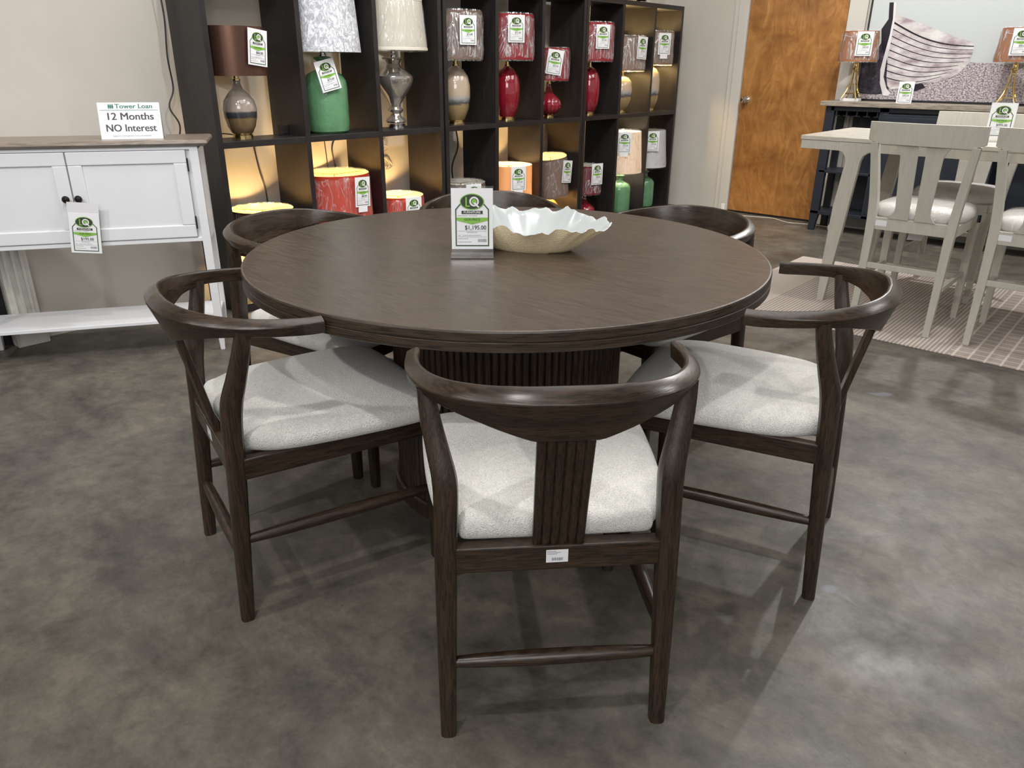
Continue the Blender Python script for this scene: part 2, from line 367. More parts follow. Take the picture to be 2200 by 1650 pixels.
# ================================================================== room
def build_room():
    tag(MB().box(-4.5, 9.0, -4.5, 8.0, -0.1, 0).build('floor', M['floor']), kind='structure')
    tag(MB().box(1.16, 6.97, 4.12, 4.24, 0, 3.6).box(-0.2, 1.16, 4.12, 4.24, 0.86, 3.6).box(-4.5, -0.2, 4.12, 4.24, 0, 3.6).build('wall_back', M['wall']), kind='structure')
    tag(MB().box(6.85, 6.97, 3.30, 4.24, 0, 3.6).box(6.85, 6.97, -4.5, 2.40, 0, 3.6).box(6.85, 6.97, 2.40, 3.30, 2.06, 3.6).build('wall_right', M['wall']), kind='structure')
    tag(MB().box(-4.5, 7.0, -4.5, 4.3, 3.6, 3.7).build('ceiling', M['ceil']), kind='structure')
    d = MB().box(6.862, 6.90, 2.425, 3.275, 0.02, 2.05).build('door_1', M['door']); tag(d, kind='structure')
    k = MB().lathe([(0.0001, 0), (0.032, 0), (0.032, 0.006), (0.012, 0.012), (0.012, 0.035), (0.024, 0.045), (0.029, 0.06), (0.024, 0.074), (0.0001, 0.078)], 20,
                   mtx=Matrix.Translation((6.862, 3.215, 1.0)) @ Matrix.Rotation(-PI / 2, 4, 'Y'))
    k.build('door_knob', M['nickel'], d)
    t = MB().box(6.828, 6.86, 3.275, 3.365, 0, 2.14).box(6.838, 6.86, 3.365, 3.41, 0, 2.14).box(6.828, 6.86, 2.28, 2.425, 0, 2.14).box(6.828, 6.86, 2.28, 3.41, 2.05, 2.14)
    tag(t.build('trim_1', M['trim'], bev=0.004), kind='structure')
    tag(MB().box(6.87, 6.97, 2.40, 3.30, -0.0, 0.02).build('trim_2', M['black']), kind='structure')
    # dark room behind the opening on the left
    tag(MB().box(-0.2, 1.16, 4.9, 5.0, 0, 2.4).build('wall_beyond', M['black']), kind='structure')
build_room()

def build_mantel():
    r = thing('fireplace_surround', 'cream fluted fireplace surround with a black firebox behind the white cabinet', 'fireplace', (0, 0, 0))
    m = MB().box(1.035, 1.155, 4.055, 4.118, 0.07, 0.80).box(1.05, 1.065, 4.045, 4.06, 0.07, 0.80).box(1.085, 1.10, 4.045, 4.06, 0.07, 0.80).box(1.12, 1.135, 4.045, 4.06, 0.07, 0.80)
    m.build('pilaster', M['whitetrim'], r, bev=0.004)
    MB().box(1.025, 1.165, 4.035, 4.118, 0.0, 0.07).build('plinth_block', M['whitetrim'], r, bev=0.004)
    MB().box(0.1, 1.165, 4.05, 4.118, 0.80, 0.85).build('lintel', M['whitetrim'], r, bev=0.003)
    f = MB().box(0.1, 1.035, 4.125, 4.6, 0.0, 0.80).build('firebox', M['black'], r)
    MB().box(0.12, 1.035, 4.118, 4.126, 0.36, 0.370).build('chrome_strip', M['chrome'], f)
build_mantel()

# ================================================================== dining table
TC = (1.683, 1.491)
def build_table():
    t = thing('round_dining_table', 'large round dark walnut dining table on a fluted drum pedestal', 'table', (TC[0], TC[1], 0))
    R = 0.757
    MB().lathe([(0.0001, 0.737), (R - 0.002, 0.737), (R, 0.739), (R, 0.757), (R - 0.002, 0.761), (R - 0.006, 0.762), (0.0001, 0.762)], 160,
               mis=[1, 1, 1, 1, 0, 0], smooth=False).build('tabletop', [M['tabletop'], M['tableedge']], t)
    MB().lathe([(0.0001, 0.713), (R - 0.004, 0.713), (R, 0.716), (R, 0.7345), (R - 0.0025, 0.7365), (0.0001, 0.7365)], 160, smooth=False).build('table_edge_band', M['tableedge'], t)
    # fluted drum
    n = 104; r = 0.355
    ring = []
    for k in range(n):
        for j in range(7):
            a = 2 * PI * (k + j / 7.0) / n; q = r - 0.012 + 0.011 * math.sin(PI * j / 7.0) ** 0.6
            ring.append((q * math.cos(a), q * math.sin(a)))
    MB().loft([[(x, y, z) for x, y in ring] for z in (0.05, 0.3, 0.713)], smooth=False).build('pedestal_drum', M['drum'], t)
    MB().lathe([(0.0001, 0), (r + 0.012, 0), (r + 0.012, 0.045), (r + 0.006, 0.05), (0.0001, 0.05)], 96, smooth=False).build('plinth', M['drum'], t)
build_table()

# ================================================================== dining chair (local: x sideways, +y to the back, z up)
def catmull(P, n):
    out = []; P = [Vector(p) for p in P]
    Q = [2 * P[0] - P[1]] + P + [2 * P[-1] - P[-2]]
    for i in range(1, len(Q) - 2):
        for k in range(n):
            t = k / n; a, b, c, d = Q[i - 1], Q[i], Q[i + 1], Q[i + 2]
            out.append(0.5 * ((2 * b) + (c - a) * t + (2 * a - 5 * b + 4 * c - d) * t * t + (3 * b - a - 3 * c + d) * t ** 3))
    out.append(P[-1]); return out
def lerp_tab(x, tab):
    for (a, va), (b, vb) in zip(tab, tab[1:]):
        if x <= b: return va + (vb - va) * (x - a) / (b - a)
    return tab[-1][1]
def build_chair():
    t = thing('dining_chair', 'x', 'chair')
    # curved top rail
    half = [(0, 0.078, 0), (0.08, 0.071, 0), (0.147, 0.049, 0), (0.206, 0.008, 0), (0.250, -0.052, 0), (0.273, -0.115, 0), (0.281, -0.175, 0), (0.280, -0.243, 0)]
    c = catmull(half, 6); L = [Vector((-p.x, p.y, 0)) for p in c[::-1]] + c[1:]
    # arclength from centre
    arc = [0]
    for a, b in zip(L, L[1:]): arc.append(arc[-1] + (b - a).length)
    mid = arc[len(L) // 2]; arc = [abs(a - mid) for a in arc]; E_ = arc[0]
    rings = []
    for i, p in enumerate(L):
        tn = (L[min(i + 1, len(L) - 1)] - L[max(i - 1, 0)]).normalized(); nrm = Vector((tn.y, -tn.x, 0))
        if nrm.dot(Vector((p.x, p.y + 0.15, 0))) < 0: nrm = -nrm
        s = arc[i]
        zt = lerp_tab(s, [(0, 0.790), (0.1, 0.788), (0.2, 0.781), (0.3, 0.771), (0.47, 0.758)])
        zb = lerp_tab(s, [(0, 0.686), (0.060, 0.686), (0.075, 0.690), (0.11, 0.700), (0.16, 0.713), (0.24, 0.727), (0.30, 0.732), (0.34, 0.732), (0.47, 0.722)])
        ln = lerp_tab(s, [(0, 0.032), (0.2, 0.022), (0.34, 0.007), (0.45, 0.003)])
        wd = lerp_tab(s, [(0, 0.036), (0.3, 0.034), (0.45, 0.028)]); th = lerp_tab(s, [(0, 0.022), (0.45, 0.022)])
        h = zt - zb; rz_ = min(0.022, h * 0.4)
        rz_ = lerp_tab(s, [(0, .020), (.25, .016), (.47, .008)])
        sec = [(-ln, 0), (-ln - th, 0), (-wd, h - 0.007), (-wd + 0.002, h - .002), (-wd + 0.007, h), (-0.011, h - rz_ * .45), (-0.003, h - rz_), (0, h - rz_ - .003)]
        rings.append([p + nrm * a + Vector((0, 0, zb + b)) for a, b in sec])
    MB().loft(rings, smooth=True).build('top_rail', M['walnutH'], t, bev=0.0022)
    # rear legs that kink outwards and forwards into the rail
    for s in (-1, 1):
        P = catmull([(s * .218, 0.0, 0), (s * .216, -.012, .2), (s * .213, -.026, .42), (s * .210, -.031, .52), (s * .211, -.038, .575), (s * .222, -.052, .63), (s * .234, -.066, .69), (s * .240, -.076, .744)], 5)
        rad = [lerp_tab(p.z, [(0, .0160), (.2, .019), (.42, .0215), (.57, .0235), (.65, .0200), (.76, .0158)]) for p in P]
        MB().tube(P, rad, 14, sq=0.25, up=(1, 0, 0)).build('leg', M['walnutL'], t)
    for s in (-1, 1):
        P = [(s * .222, -.52, 0), (s * .222, -.52, .2), (s * .222, -.515, .435)]
        MB().tube(P, [.0145, .018, .021], 14, sq=0.25, up=(1, 0, 0)).build('leg', M['walnutL'], t)
    MB().box(-.205, .205, -.042, -.012, .384, .438).build('rear_apron', M['walnutH'], t, bev=.003)
    MB().box(-.21, .21, -.532, -.505, .385, .437).build('front_apron', M['walnutH'], t, bev=.003)
    for s in (-1, 1):
        m = MB(); x0, x1 = s * .207, s * .232
        m.add([(x0, -.03, .386), (x1, -.03, .386), (x1, -.03, .438), (x0, -.03, .438), (x0, -.51, .385), (x1, -.51, .385), (x1, -.51, .437), (x0, -.51, .437)],
              [(0, 1, 2, 3), (4, 5, 6, 7), (0, 1, 5, 4), (1, 2, 6, 5), (2, 3, 7, 6), (3, 0, 4, 7)])
        m.build('side_apron', M['walnutB'], t, bev=.003)
    def spindle(a, b, r):
        a, b = Vector(a), Vector(b); return [a.lerp(b, k / 8) for k in range(9)], [r * (0.66 + 0.34 * math.sin(PI * k / 8) ** 0.7) for k in range(9)]
    P, r = spindle((-.21, -.011, .174), (.21, -.011, .174), .0165); MB().tube(P, r, 14).build('stretcher', M['walnutH'], t)
    for s in (-1, 1):
        P, r = spindle((s * .216, -.015, .222), (s * .222, -.515, .222), .0165); MB().tube(P, r, 14).build('stretcher', M['walnutB'], t)
    # fluted splat, leaning back from the seat to the rail
    rings = []
    n = 6
    def front(u):
        k = (u * n) % 1.0; return 0.0045 * math.sin(PI * k) ** 0.7
    for j in range(9):
        q = j / 8; z = .434 + q * .262; y = -.027 + .054 * q ** 1.05; hw = .049 + .0025 * q
        ring = []
        for i in range(49):
            u = i / 48; ring.append((-hw + 2 * hw * u, y + .0055 + front(u), z))
        for i in range(48, -1, -1):
            u = i / 48; ring.append((-hw + 2 * hw * u, y - .0055 - .4 * front(u), z))
        rings.append(ring)
    MB().loft(rings, smooth=False).build('back_splat', M['walnutL'], t)
    # upholstered cushion
    hp = [(0, -.037), (.10, -.037), (.174, -.038), (.187, -.043), (.192, -.058), (.216, -.090), (.236, -.14), (.252, -.25), (.261, -.38), (.263, -.47), (.255, -.520), (.228, -.545), (.17, -.554), (.08, -.558), (0, -.559)]
    hp = [(p.x, p.y) for p in catmull([(x, y, 0) for x, y in hp], 3)]
    OUT = hp + [(-x, y) for x, y in hp[1:-1][::-1]]
    prof = [(0.965, 0.0), (0.99, .006), (1.0, .018), (0.997, .030), (0.975, .043), (0.93, .052), (0.85, .059), (0.7, .065), (0.5, .069), (0.3, .071), (0.12, .0715), (0.0, .0715)]
    rings = []
    for k, z in prof:
        ring = []
        for x, y in OUT:
            cx, cy = 0, -.285
            px, py = cx + (x - cx) * k, cy + (y - cy) * k
            # slight saddle: front edge rolls down
            dz = -.010 * max(0, (-py - .42) / .13) * (1 if z > .03 else 0)
            ring.append((px, py, .438 + z + dz))
        rings.append(ring)
    MB().loft(rings, smooth=True, caps=False).build('seat_cushion', M['boucle'], t, sub=1)
    st = MB().box(-.018, .024, -.0119, -.0114, .401, .429).build('sticker', M['sticker'], t); st['label'] = 'white barcode sticker'
    b = MB(); x = -.008
    rnd = random.Random(3)
    while x < .012:
        w = rnd.choice((.0006, .0011, .0016)); b.box(x, x + w, -.0114, -.0112, .405, .4115); x += w + rnd.choice((.0006, .001))
    for z, w in ((.4255, .018), (.4225, .026), (.4195, .020)): b.box(.0225 - w, .0225, -.0114, -.0112, z, z + .0009)
    b.build('barcode', M['inkgrey'], st)
    return t
chair = build_chair()
CH = [((.956, .712), 226.4, 'dark walnut dining chair nearest the camera, seen from behind with fluted splat'),
      ((.776, 1.694), 163.0, 'dark walnut dining chair with cream seat at the left of the round table'),
      ((1.935, .532), 285.0, 'dark walnut dining chair pulled out at the right front of the round table'),
      ((1.458, 2.393), 100.5, 'dark walnut dining chair at the far left, between round table and bookcase'),
      ((2.330, 2.173), 47.0, 'dark walnut dining chair behind the bowl, only its curved back showing'),
      ((2.593, 1.322), -9.0, 'dark walnut dining chair at the far right of the round table, toward the door')]
for i, ((x, y), a, lab) in enumerate(CH):
    o = chair if i == 0 else copy_tree(chair)
    o.location = (x, y, 0); o.rotation_euler = (0, 0, math.radians(a - 90)); o['label'] = lab; o['group'] = 'dining chairs around the round table'

# ================================================================== price tags
TAGW, TAGH = .118, .170
def ell(cx, cz, rx, rz_, n=28, a0=0): return [(cx + rx * math.cos(a0 + 2 * PI * k / n), cz + rz_ * math.sin(a0 + 2 * PI * k / n)) for k in range(n)]
_tp = {}
def tag_meshes():
    if _tp: return _tp
    w, h = TAGW, TAGH; d = .0008
    _tp['card'] = MB().box(-w / 2, w / 2, 0, .0012, 0, h).mesh('card', [M['sticker']])
    o = [(-.048, .008), (.048, .008), (.048, .112), (.034, .128), (-.034, .128), (-.048, .112)]
    ii = [(-.0445, .0115), (.0445, .0115), (.0445, .1105), (.0325, .1245), (-.0325, .1245), (-.0445, .1105)]
    b = MB()
    for k in range(6):
        j = (k + 1) % 6; b.flat([o[k], o[j], ii[j], ii[k]], -d)
    _tp['border'] = b.mesh('border', [M['dgreen']])
    e = MB().flat(ell(0, .133, .0345, .0225), -d * 1.4, 0).flat(ell(0, .133, .032, .020), -d * 1.8, 1)
    e.flat([(-.0185, .146), (-.0145, .146), (-.0145, .1225), (-.006, .1225), (-.006, .119), (-.0185, .119)], -d * 2.2, 0)
    ring = ell(.006, .1335, .0135, .0135, 32); inn = ell(.006, .1335, .009, .009, 32)
    for k in range(32):
        j = (k + 1) % 32; e.flat([ring[k], ring[j], inn[j], inn[k]], -d * 2.2, 2)
    e.flat(ell(.006, .1335, .0072, .0072), -d * 2.2, 0)
    e.flat([(.004, .129), (.0085, .132), (.0215, .118), (.0165, .117)], -d * 2.6, 2)
    _tp['emblem'] = e.mesh('emblem', [M['green'], M['logo'], M['sticker']])
    _tp['name_plate'] = MB().flat([(-.030, .099), (.030, .099), (.030, .108), (-.030, .108)], -d * 1.4).mesh('name_plate', [M['logo']])
    _tp['banner'] = MB().flat([(-.0445, .089), (.0445, .089), (.0445, .081), (0, .070), (-.0445, .081)][::-1], -d * 1.4).mesh('banner', [M['green']])
    f = MB(); rnd = random.Random(5)
    for z, x0, x1 in ((.0505, -.041, .041), (.0345, -.041, .041)): f.flat([(x0, z), (x1, z), (x1, z + .0007), (x0, z + .0007)], -d)
    def fine(x0, x1, z, hh=.0017):
        x = x0
        while x < x1:
            wv = rnd.uniform(.0008, .0022); f.flat([(x, z), (x + wv, z), (x + wv, z + hh), (x, z + hh)], -d); x += wv + rnd.uniform(.0006, .0012)
    fine(-.016, .013, .0465); fine(-.027, .026, .0385); fine(-.041, -.012, .0285); fine(-.041, -.004, .0195); fine(-.040, -.034, .0385)
    fine(-.041, -.014, .0935); fine(-.010, .012, .0935)
    x = .016
    while x < .040:
        wv = rnd.choice((.0005, .0009)); f.flat([(x, .020), (x + wv, .020), (x + wv, .029), (x, .029)], -d); x += wv + rnd.choice((.0005, .0008))
    _tp['fine_print'] = f.mesh('fine_print', [M['inkgrey']])
    return _tp
def price_tag(price, label, loc, nrm, lean=0.0, roll=0.0, scale=1.0, group=None, holder=False, name='price_tag', extra=False, cat='price tag'):
    """origin at bottom centre of the card, card faces nrm (xy direction)"""
    t = thing(name, label, cat, loc, 0, group)
    a = math.atan2(nrm[1], nrm[0])
    t.rotation_euler = (Matrix.Rotation(a + PI / 2, 3, 'Z') @ Matrix.Rotation(lean, 3, 'X') @ Matrix.Rotation(roll, 3, 'Y')).to_euler()
    t.scale = (scale,) * 3
    for k, me in tag_meshes().items():
        o = put(k, me, t)
        if k == 'name_plate': put('lettering', text_mesh('FURNITURE', .0082, M['sticker'], .01, sx=1.12), o, (0, -.0018, .1035))
        if k == 'banner': put('lettering', text_mesh('OUR PRICE', .0092, M['logo'], 0, sx=1.0), o, (0, -.0018, .0832))
    ln = len(price)
    put('price', text_mesh(price, .0168, M['ink'], 0, 'RIGHT', sx=.92, bold=.014), t, (.040 if ln > 7 else .032, -.0009, .0605))
    if extra:
        MB().box(-.036, .036, .0002, .0010, -.032, 0).build('lower_label', M['sticker'], t)
    return t

# ================================================================== shelving
SX = [(2.030, 2.060, 2.555, 2.585, 3.070, 3.100, 3.580, 3.610), (3.626, 3.656, 4.108, 4.140, 4.600, 4.634, 5.092, 5.122), (5.130, 5.160, 5.610, 5.640, 6.085, 6.112, 6.530, 6.560)]
SLAB = ['black-brown cube bookcase unit nearest the white cabinet, leftmost of three', 'black-brown cube bookcase unit in the middle of the lamp display', 'black-brown cube bookcase unit at the right end beside the door wall']
for u, xs in enumerate(SX):
    t = thing('bookcase', SLAB[u], 'shelf', (xs[0], 3.75, 0), 0, 'bookcase units along the back wall')
    X0 = xs[0]; y0, y1 = 0.0, .325; top = 1.755
    def bb(n, a, b, c, d): MB().box(a - X0, b - X0, y0, y1, c, d).build(n, M['shelf'], t, bev=.0015)
    bb('side_panel', xs[0], xs[1], 0, top); bb('side_panel', xs[6], xs[7], 0, top)
    bb('divider_panel', xs[2], xs[3], .045, top - .035); bb('divider_panel', xs[4], xs[5], .045, top - .035)
    bb('top_panel', xs[1], xs[6], top - .035, top)
    bb('bottom_board', xs[1], xs[6], .0, .045)
    y1 = .245
    for a, b in ((xs[1], xs[2]), (xs[3], xs[4]), (xs[5], xs[6])): bb('shelf_board', a, b, .868, .90)

# ================================================================== lamps
BR = {}
def shade(parent, x, y, z0, z1, rb, rt, outer, inner, wrap=None, tilt=0.0, trimmed=False, lit=0.0, lcol=(1, .66, .27), bulbz=None):
    """lamp shade (open top and bottom) with its rim wires, optional plastic wrap and bulb"""
    h = z1 - z0
    m = MB().lathe([(rb, 0), (rt, h), (rt - .0025, h), (rb - .0025, 0), (rb, 0)], 56, mis=[0, 1, 1, 1], smooth=True)
    m.keep = False
    s = m.build('lamp_shade', [outer, inner], parent); s.location = (x, y, z0); s.rotation_euler = (0, tilt, 0)
    if trimmed:
        MB().lathe([(rt + .0005, h - .018), (rt + .003, h - .016), (rt + .003, h - .001), (rt - .001, h + .001)], 56).lathe([(rb - .001, -.001), (rb + .003, 0), (rb + .003, .014), (rb, .016)], 56).build('shade_trim', M['creamtrim'], s)
    if wrap:
        rnd = random.Random(int(x * 100)); rings = []
        for i in range(9):
            q = -0.03 + 1.06 * i / 8; ring = []
            for j in range(72):
                a = 2 * PI * j / 72; rr = rb + (rt - rb) * q + .004 + .0035 * math.sin(a * 9 + 3 * q + x * 5) * math.sin(a * 4 + x) + rnd.uniform(0, .0018)
                if i in (0, 8): rr -= .012
                ring.append((rr * math.cos(a), rr * math.sin(a), h * q))
            rings.append(ring)
        MB().loft(rings, smooth=True, caps=False).build('plastic_wrap', wrap, s)
    if lit > 0:
        bz = z0 + h * .42 if bulbz is None else bulbz
        b = MB().sphere((0, 0, 0), .026, seg=14).build('bulb', M['bulb'], parent); b.location = (x, y, bz)
        light('POINT', 'bulb_light', (x, y, bz + .001), lit, lcol, .03, parent=parent)
    return s
M['bulb'] = simple('warm_bulb', (1, .8, .5), 0.4, emis=((1, .74, .38), 9.0))
M['creamtrim'] = simple('cream_trim', (.62, .58, .50), .6)
M['in_gold'] = shade_mat('shade_lining_gold', (.80, .62, .26), .12, .5)
M['in_white'] = shade_mat('shade_lining_white', (.82, .79, .70), .3, .7)
M['sh_brown'] = simple('brown_satin_shade', (.135, .070, .050), .30, metal=.75)
M['sh_taupe'] = shade_mat('taupe_shade', (.17, .115, .09), .1, .5)
M['sh_red'] = shade_mat('red_shade', (.27, .02, .028), .12, .5)
M['sh_scar'] = shade_mat('scarlet_shade', (.44, .045, .02), .3, .6)
M['sh_maroon'] = shade_mat('maroon_shade', (.16, .022, .032), .1, .45)
M['sh_dark'] = shade_mat('dark_brown_shade', (.045, .022, .018), .06, .35)
M['sh_cream'] = shade_mat('cream_shade', (.60, .56, .47), .2, .8, bump=.4)
M['sh_peach'] = shade_mat('peach_shade', (.80, .50, .30), .45, .7)
M['sh_pink'] = shade_mat('blush_white_shade', (.78, .66, .58), .45, .7)
M['sh_white'] = shade_mat('white_shade', (.66, .66, .70), .25, .7)
M['sh_copper'] = shade_mat('copper_shade', (.36, .155, .075), .15, .35)
def silver():
    m, nt, b = mat('crushed_silver_velvet'); n = noise(nt, 30, 6, .72, coords(nt, (1, 1, .75)), 2.0)
    nt.links.new(ramp(nt, n, [(.38, (.36, .37, .41)), (.5, (.52, .53, .57)), (.58, (.84, .85, .89))]), b.inputs['Base Color'])
    b.inputs['Roughness'].default_value = .45; addbump(nt, b, n, .6, .01); return m
M['sh_silver'] = silver()
M['g_tan'] = banded('tan_glass_dark_band', [(0, (.16, .10, .045)), (.36, (.20, .135, .065)), (.40, (.035, .035, .04)), (.50, (.05, .05, .055)), (.53, (.33, .27, .225)), (1, (.30, .25, .22))], .02, .26)
M['g_sand'] = banded('sand_glaze_blue_band', [(0, (.20, .13, .05)), (.36, (.30, .215, .10)), (.40, (.06, .065, .075)), (.49, (.35, .34, .33)), (.55, (.46, .36, .26)), (1, (.40, .31, .24))], .02, .37, noisy=.14)
M['g_red'] = simple('ruby_glass', (.24, .010, .022), .10, coat=1.0, spec=.7)
M['g_green'] = simple('green_glass', (.115, .27, .135), .14, coat=.8, bump=.9, bscale=55, var=.15, vscale=14)
M['g_mirror'] = simple('smoked_mercury_glass', (.62, .58, .53), .10, metal=.85)
M['g_gold'] = simple('gold_lustre', (.62, .42, .14), .18, metal=.6)

P_GOURD = [(.0001, .02), (.042, .02), (.055, .03), (.072, .06), (.084, .11), (.0865, .15), (.078, .19), (.052, .225), (.026, .25), (.018, .275), (.019, .29), (.0001, .29)]
P_OVAL = [(.0001, .025), (.052, .025), (.066, .05), (.082, .10), (.092, .17), (.0915, .24), (.080, .30), (.055, .34), (.030, .358), (.020, .366), (.0001, .368)]
P_SLIM = [(.0001, .025), (.048, .025), (.062, .045), (.078, .10), (.084, .18), (.083, .26), (.070, .315), (.045, .35), (.022, .362), (.0001, .364)]
P_BOTTLE = [(.0001, 0), (.105, 0), (.120, .012), (.127, .05), (.127, .25), (.122, .285), (.100, .315), (.060, .335), (.040, .345), (.034, .36), (.034, .385), (.050, .395), (.052, .405), (.034, .412), (.0001, .412)]
P_PUMP = [(.0001, .02), (.04, .02), (.07, .035), (.092, .07), (.095, .10), (.085, .13), (.05, .165), (.026, .19), (.017, .22), (.015, .245), (.0001, .246)]
P_URN = [(.0001, .03), (.045, .03), (.055, .04), (.048, .055), (.030, .07), (.026, .085), (.040, .10), (.042, .11), (.030, .125), (.030, .14), (.055, .185), (.085, .235), (.101, .28), (.099, .305), (.070, .335), (.042, .352), (.034, .375), (.040, .395), (.060, .402), (.058, .41), (.02, .415), (.0001, .416)]
def lamp(label, x, y, z, prof, body, foot, footr, stem_top, sz0, sz1, rb, rt, outer, inner, wrap=None, lit=0, sc=1.0, lobes=0, amp=0, tilt=0, metal='gold', group='table lamps on the bookcase', trimmed=False, lcol=(1, .66, .27), name='table_lamp'):
    t = thing(name, label, 'lamp', (x, y, z), 0, group)
    pr = [(r * sc if r > .001 else r, q) for r, q in prof]
    MB().lathe(pr, 48, lobes=lobes, amp=amp).build('lamp_body', body, t)
    top = prof[-1][1]
    if foot: MB().lathe([(.0001, 0), (footr, 0), (footr, .018), (footr * .92, .022), (footr * .92, .026), (.0001, .027)], 32, smooth=False).build('lamp_foot', M[metal], t)
    MB().lathe([(.0001, top - .002), (.020, top - .002), (.020, top + .006), (.008, top + .010), (.008, stem_top - .02), (.014, stem_top - .015), (.014, stem_top + .01), (.006, stem_top + .02), (.004, sz1 - .01), (.0001, sz1 - .01)], 16).build('lamp_stem', M[metal], t)
    # spider ring that carries the shade
    m = MB(); zz = sz1 - .012
    for k in range(3):
        a = 2 * PI * k / 3; m.tube([(0, 0, zz), (rt * .98 * math.cos(a), rt * .98 * math.sin(a), zz + .002)], .0016, 6)
    if not tilt: m.build('shade_spider', M[metal], t)
    shade(t, 0, 0, sz0, sz1, rb, rt, outer, inner, wrap, tilt, trimmed, lit, lcol)
    return t
PW, PS = M['plastic'], M['plasticsoft']
YU, YL = 3.90, 3.905
UP = .90; LO = .045
lamps = {}
lamps['U0'] = lamp('lamp with brown satin drum shade and smoky gourd glass base, top row far left', 2.262, YU, UP, P_GOURD, M['g_tan'], 1, .052, .30, .312, .542, .172, .170, M['sh_brown'], M['in_white'])
lamps['U1'] = lamp('big green glass bottle lamp under a crushed silver velvet shade', 2.815, YU, UP, P_BOTTLE, M['g_green'], 0, .05, .43, .432, .80, .218, .190, M['sh_silver'], M['in_white'], metal='chrome')
lamps['U2'] = lamp('mercury glass urn lamp with a wide cream tapered shade in plastic', 3.335, YU, UP, P_URN, M['g_mirror'], 1, .058, .45, .450, .735, .212, .186, M['sh_cream'], M['in_white'], PS, sc=1.18, metal='chrome', trimmed=True)
lamps['U3'] = lamp('sand glazed oval lamp with wrapped taupe shade, beside the mercury glass urn lamp', 3.870, YU, UP, P_OVAL, M['g_sand'], 1, .062, .385, .404, .690, .188, .184, M['sh_taupe'], M['in_white'], PW, sc=1.08)
lamps['U4'] = lamp('large ruby red oval lamp with wrapped red shade in the middle bookcase', 4.392, YU, UP, P_OVAL, M['g_red'], 1, .060, .385, .408, .695, .192, .184, M['sh_red'], M['in_white'], PW, sc=1.03)
lamps['U5'] = lamp('small red ribbed pumpkin lamp with square-set red shade, upper row', 4.872, YU, UP, P_PUMP, M['g_red'], 1, .046, .26, .268, .492, .152, .152, M['sh_red'], M['in_white'], PW, sc=1.0, lobes=14, amp=.12)
lamps['U6'] = lamp('slim ruby red lamp with wrapped red shade, leftmost in the right bookcase', 5.395, YU, UP, P_SLIM, M['g_red'], 1, .052, .385, .408, .682, .184, .180, M['sh_red'], M['in_white'], PW, sc=1.05)
lamps['U7'] = lamp('lit round sand glazed lamp, second from the right end of the top row', 5.872, YU, UP, P_SLIM[:-5] + [(.075, .25), (.05, .28), (.025, .29), (.0001, .292)], M['g_sand'], 1, .048, .31, .335, .600, .184, .182, M['sh_taupe'], M['in_white'], PW, lit=85, sc=1.1, lcol=(1, .72, .30))
lamps['U8'] = lamp('lit slim sand glazed lamp at the right end of the top row', 6.33, YU, UP, P_SLIM, M['g_sand'], 1, .048, .36, .385, .650, .178, .176, M['sh_taupe'], M['in_white'], PW, lit=85, sc=1.0, lcol=(1, .72, .30))
lamps['L0'] = lamp('lit lamp with dark brown drum shade in the lower left cell behind a dining chair', 2.325, YL, LO, [(r, z * .72) for r, z in P_GOURD], M['g_gold'], 1, .05, .225, .235, .475, .172, .172, M['sh_dark'], M['in_gold'], PS, lit=60)
lamps['L1'] = lamp('lit lamp with the largest red shade in plastic, lower row', 2.835, YL, LO, [(r, z * .8) for r, z in P_OVAL], M['g_red'], 1, .05, .315, .325, .625, .215, .205, M['sh_scar'], M['in_gold'], PS, lit=60)
lamps['L2'] = lamp('lit lamp with a low scarlet shade, left of the far chair back', 3.325, YL, LO, [(r, z * .6) for r, z in P_OVAL], M['g_red'], 1, .05, .225, .235, .440, .170, .165, M['sh_scar'], M['in_gold'], PS, lit=60)
lamps['L3'] = lamp('unlit brown lamp shade in plastic behind the table price sign', 3.905, YL, LO, [(r, z * .5) for r, z in P_OVAL], M['g_sand'], 1, .05, .19, .20, .465, .178, .175, M['sh_taupe'], M['in_white'], PW)
lamps['L4'] = lamp('lit lamp with glowing peach drum shade, above the decorative bowl', 4.42, YL, LO, [(r, z * .7) for r, z in P_OVAL], M['g_sand'], 1, .05, .27, .285, .542, .178, .176, M['sh_peach'], M['in_white'], lit=55)
lamps['L5'] = lamp('lit lamp with a tilted brown wrapped shade and gold base, lower row', 4.925, YL, LO, [(r * .9, z * .62) for r, z in P_SLIM], M['g_gold'], 1, .045, .235, .262, .565, .150, .150, M['sh_taupe'], M['in_gold'], PS, lit=60, tilt=-.12)
lamps['L6'] = lamp('small red pumpkin lamp with maroon wrapped shade in the lower row', 5.405, YL, LO, [(r * .95, z * .8) for r, z in P_PUMP], M['g_red'], 1, .04, .205, .222, .455, .135, .130, M['sh_maroon'], M['in_white'], PW, lobes=14, amp=.12)
lamps['L7'] = lamp('green bottle lamp with softly lit blush white shade, lower right', 5.915, 3.89, LO, [(r * .80, z * .80) for r, z in P_BOTTLE], M['g_green'], 0, .05, .345, .355, .700, .185, .162, M['sh_pink'], M['in_white'], PS, lit=40, lcol=(1, .86, .66))
lamps['L8'] = lamp('green bottle lamp with unlit cool white shade, lower row at the right end', 6.335, 3.89, LO, [(r * .72, z * .80) for r, z in P_BOTTLE], M['g_green'], 0, .05, .345, .37, .690, .185, .158, M['sh_white'], M['in_white'], PS)

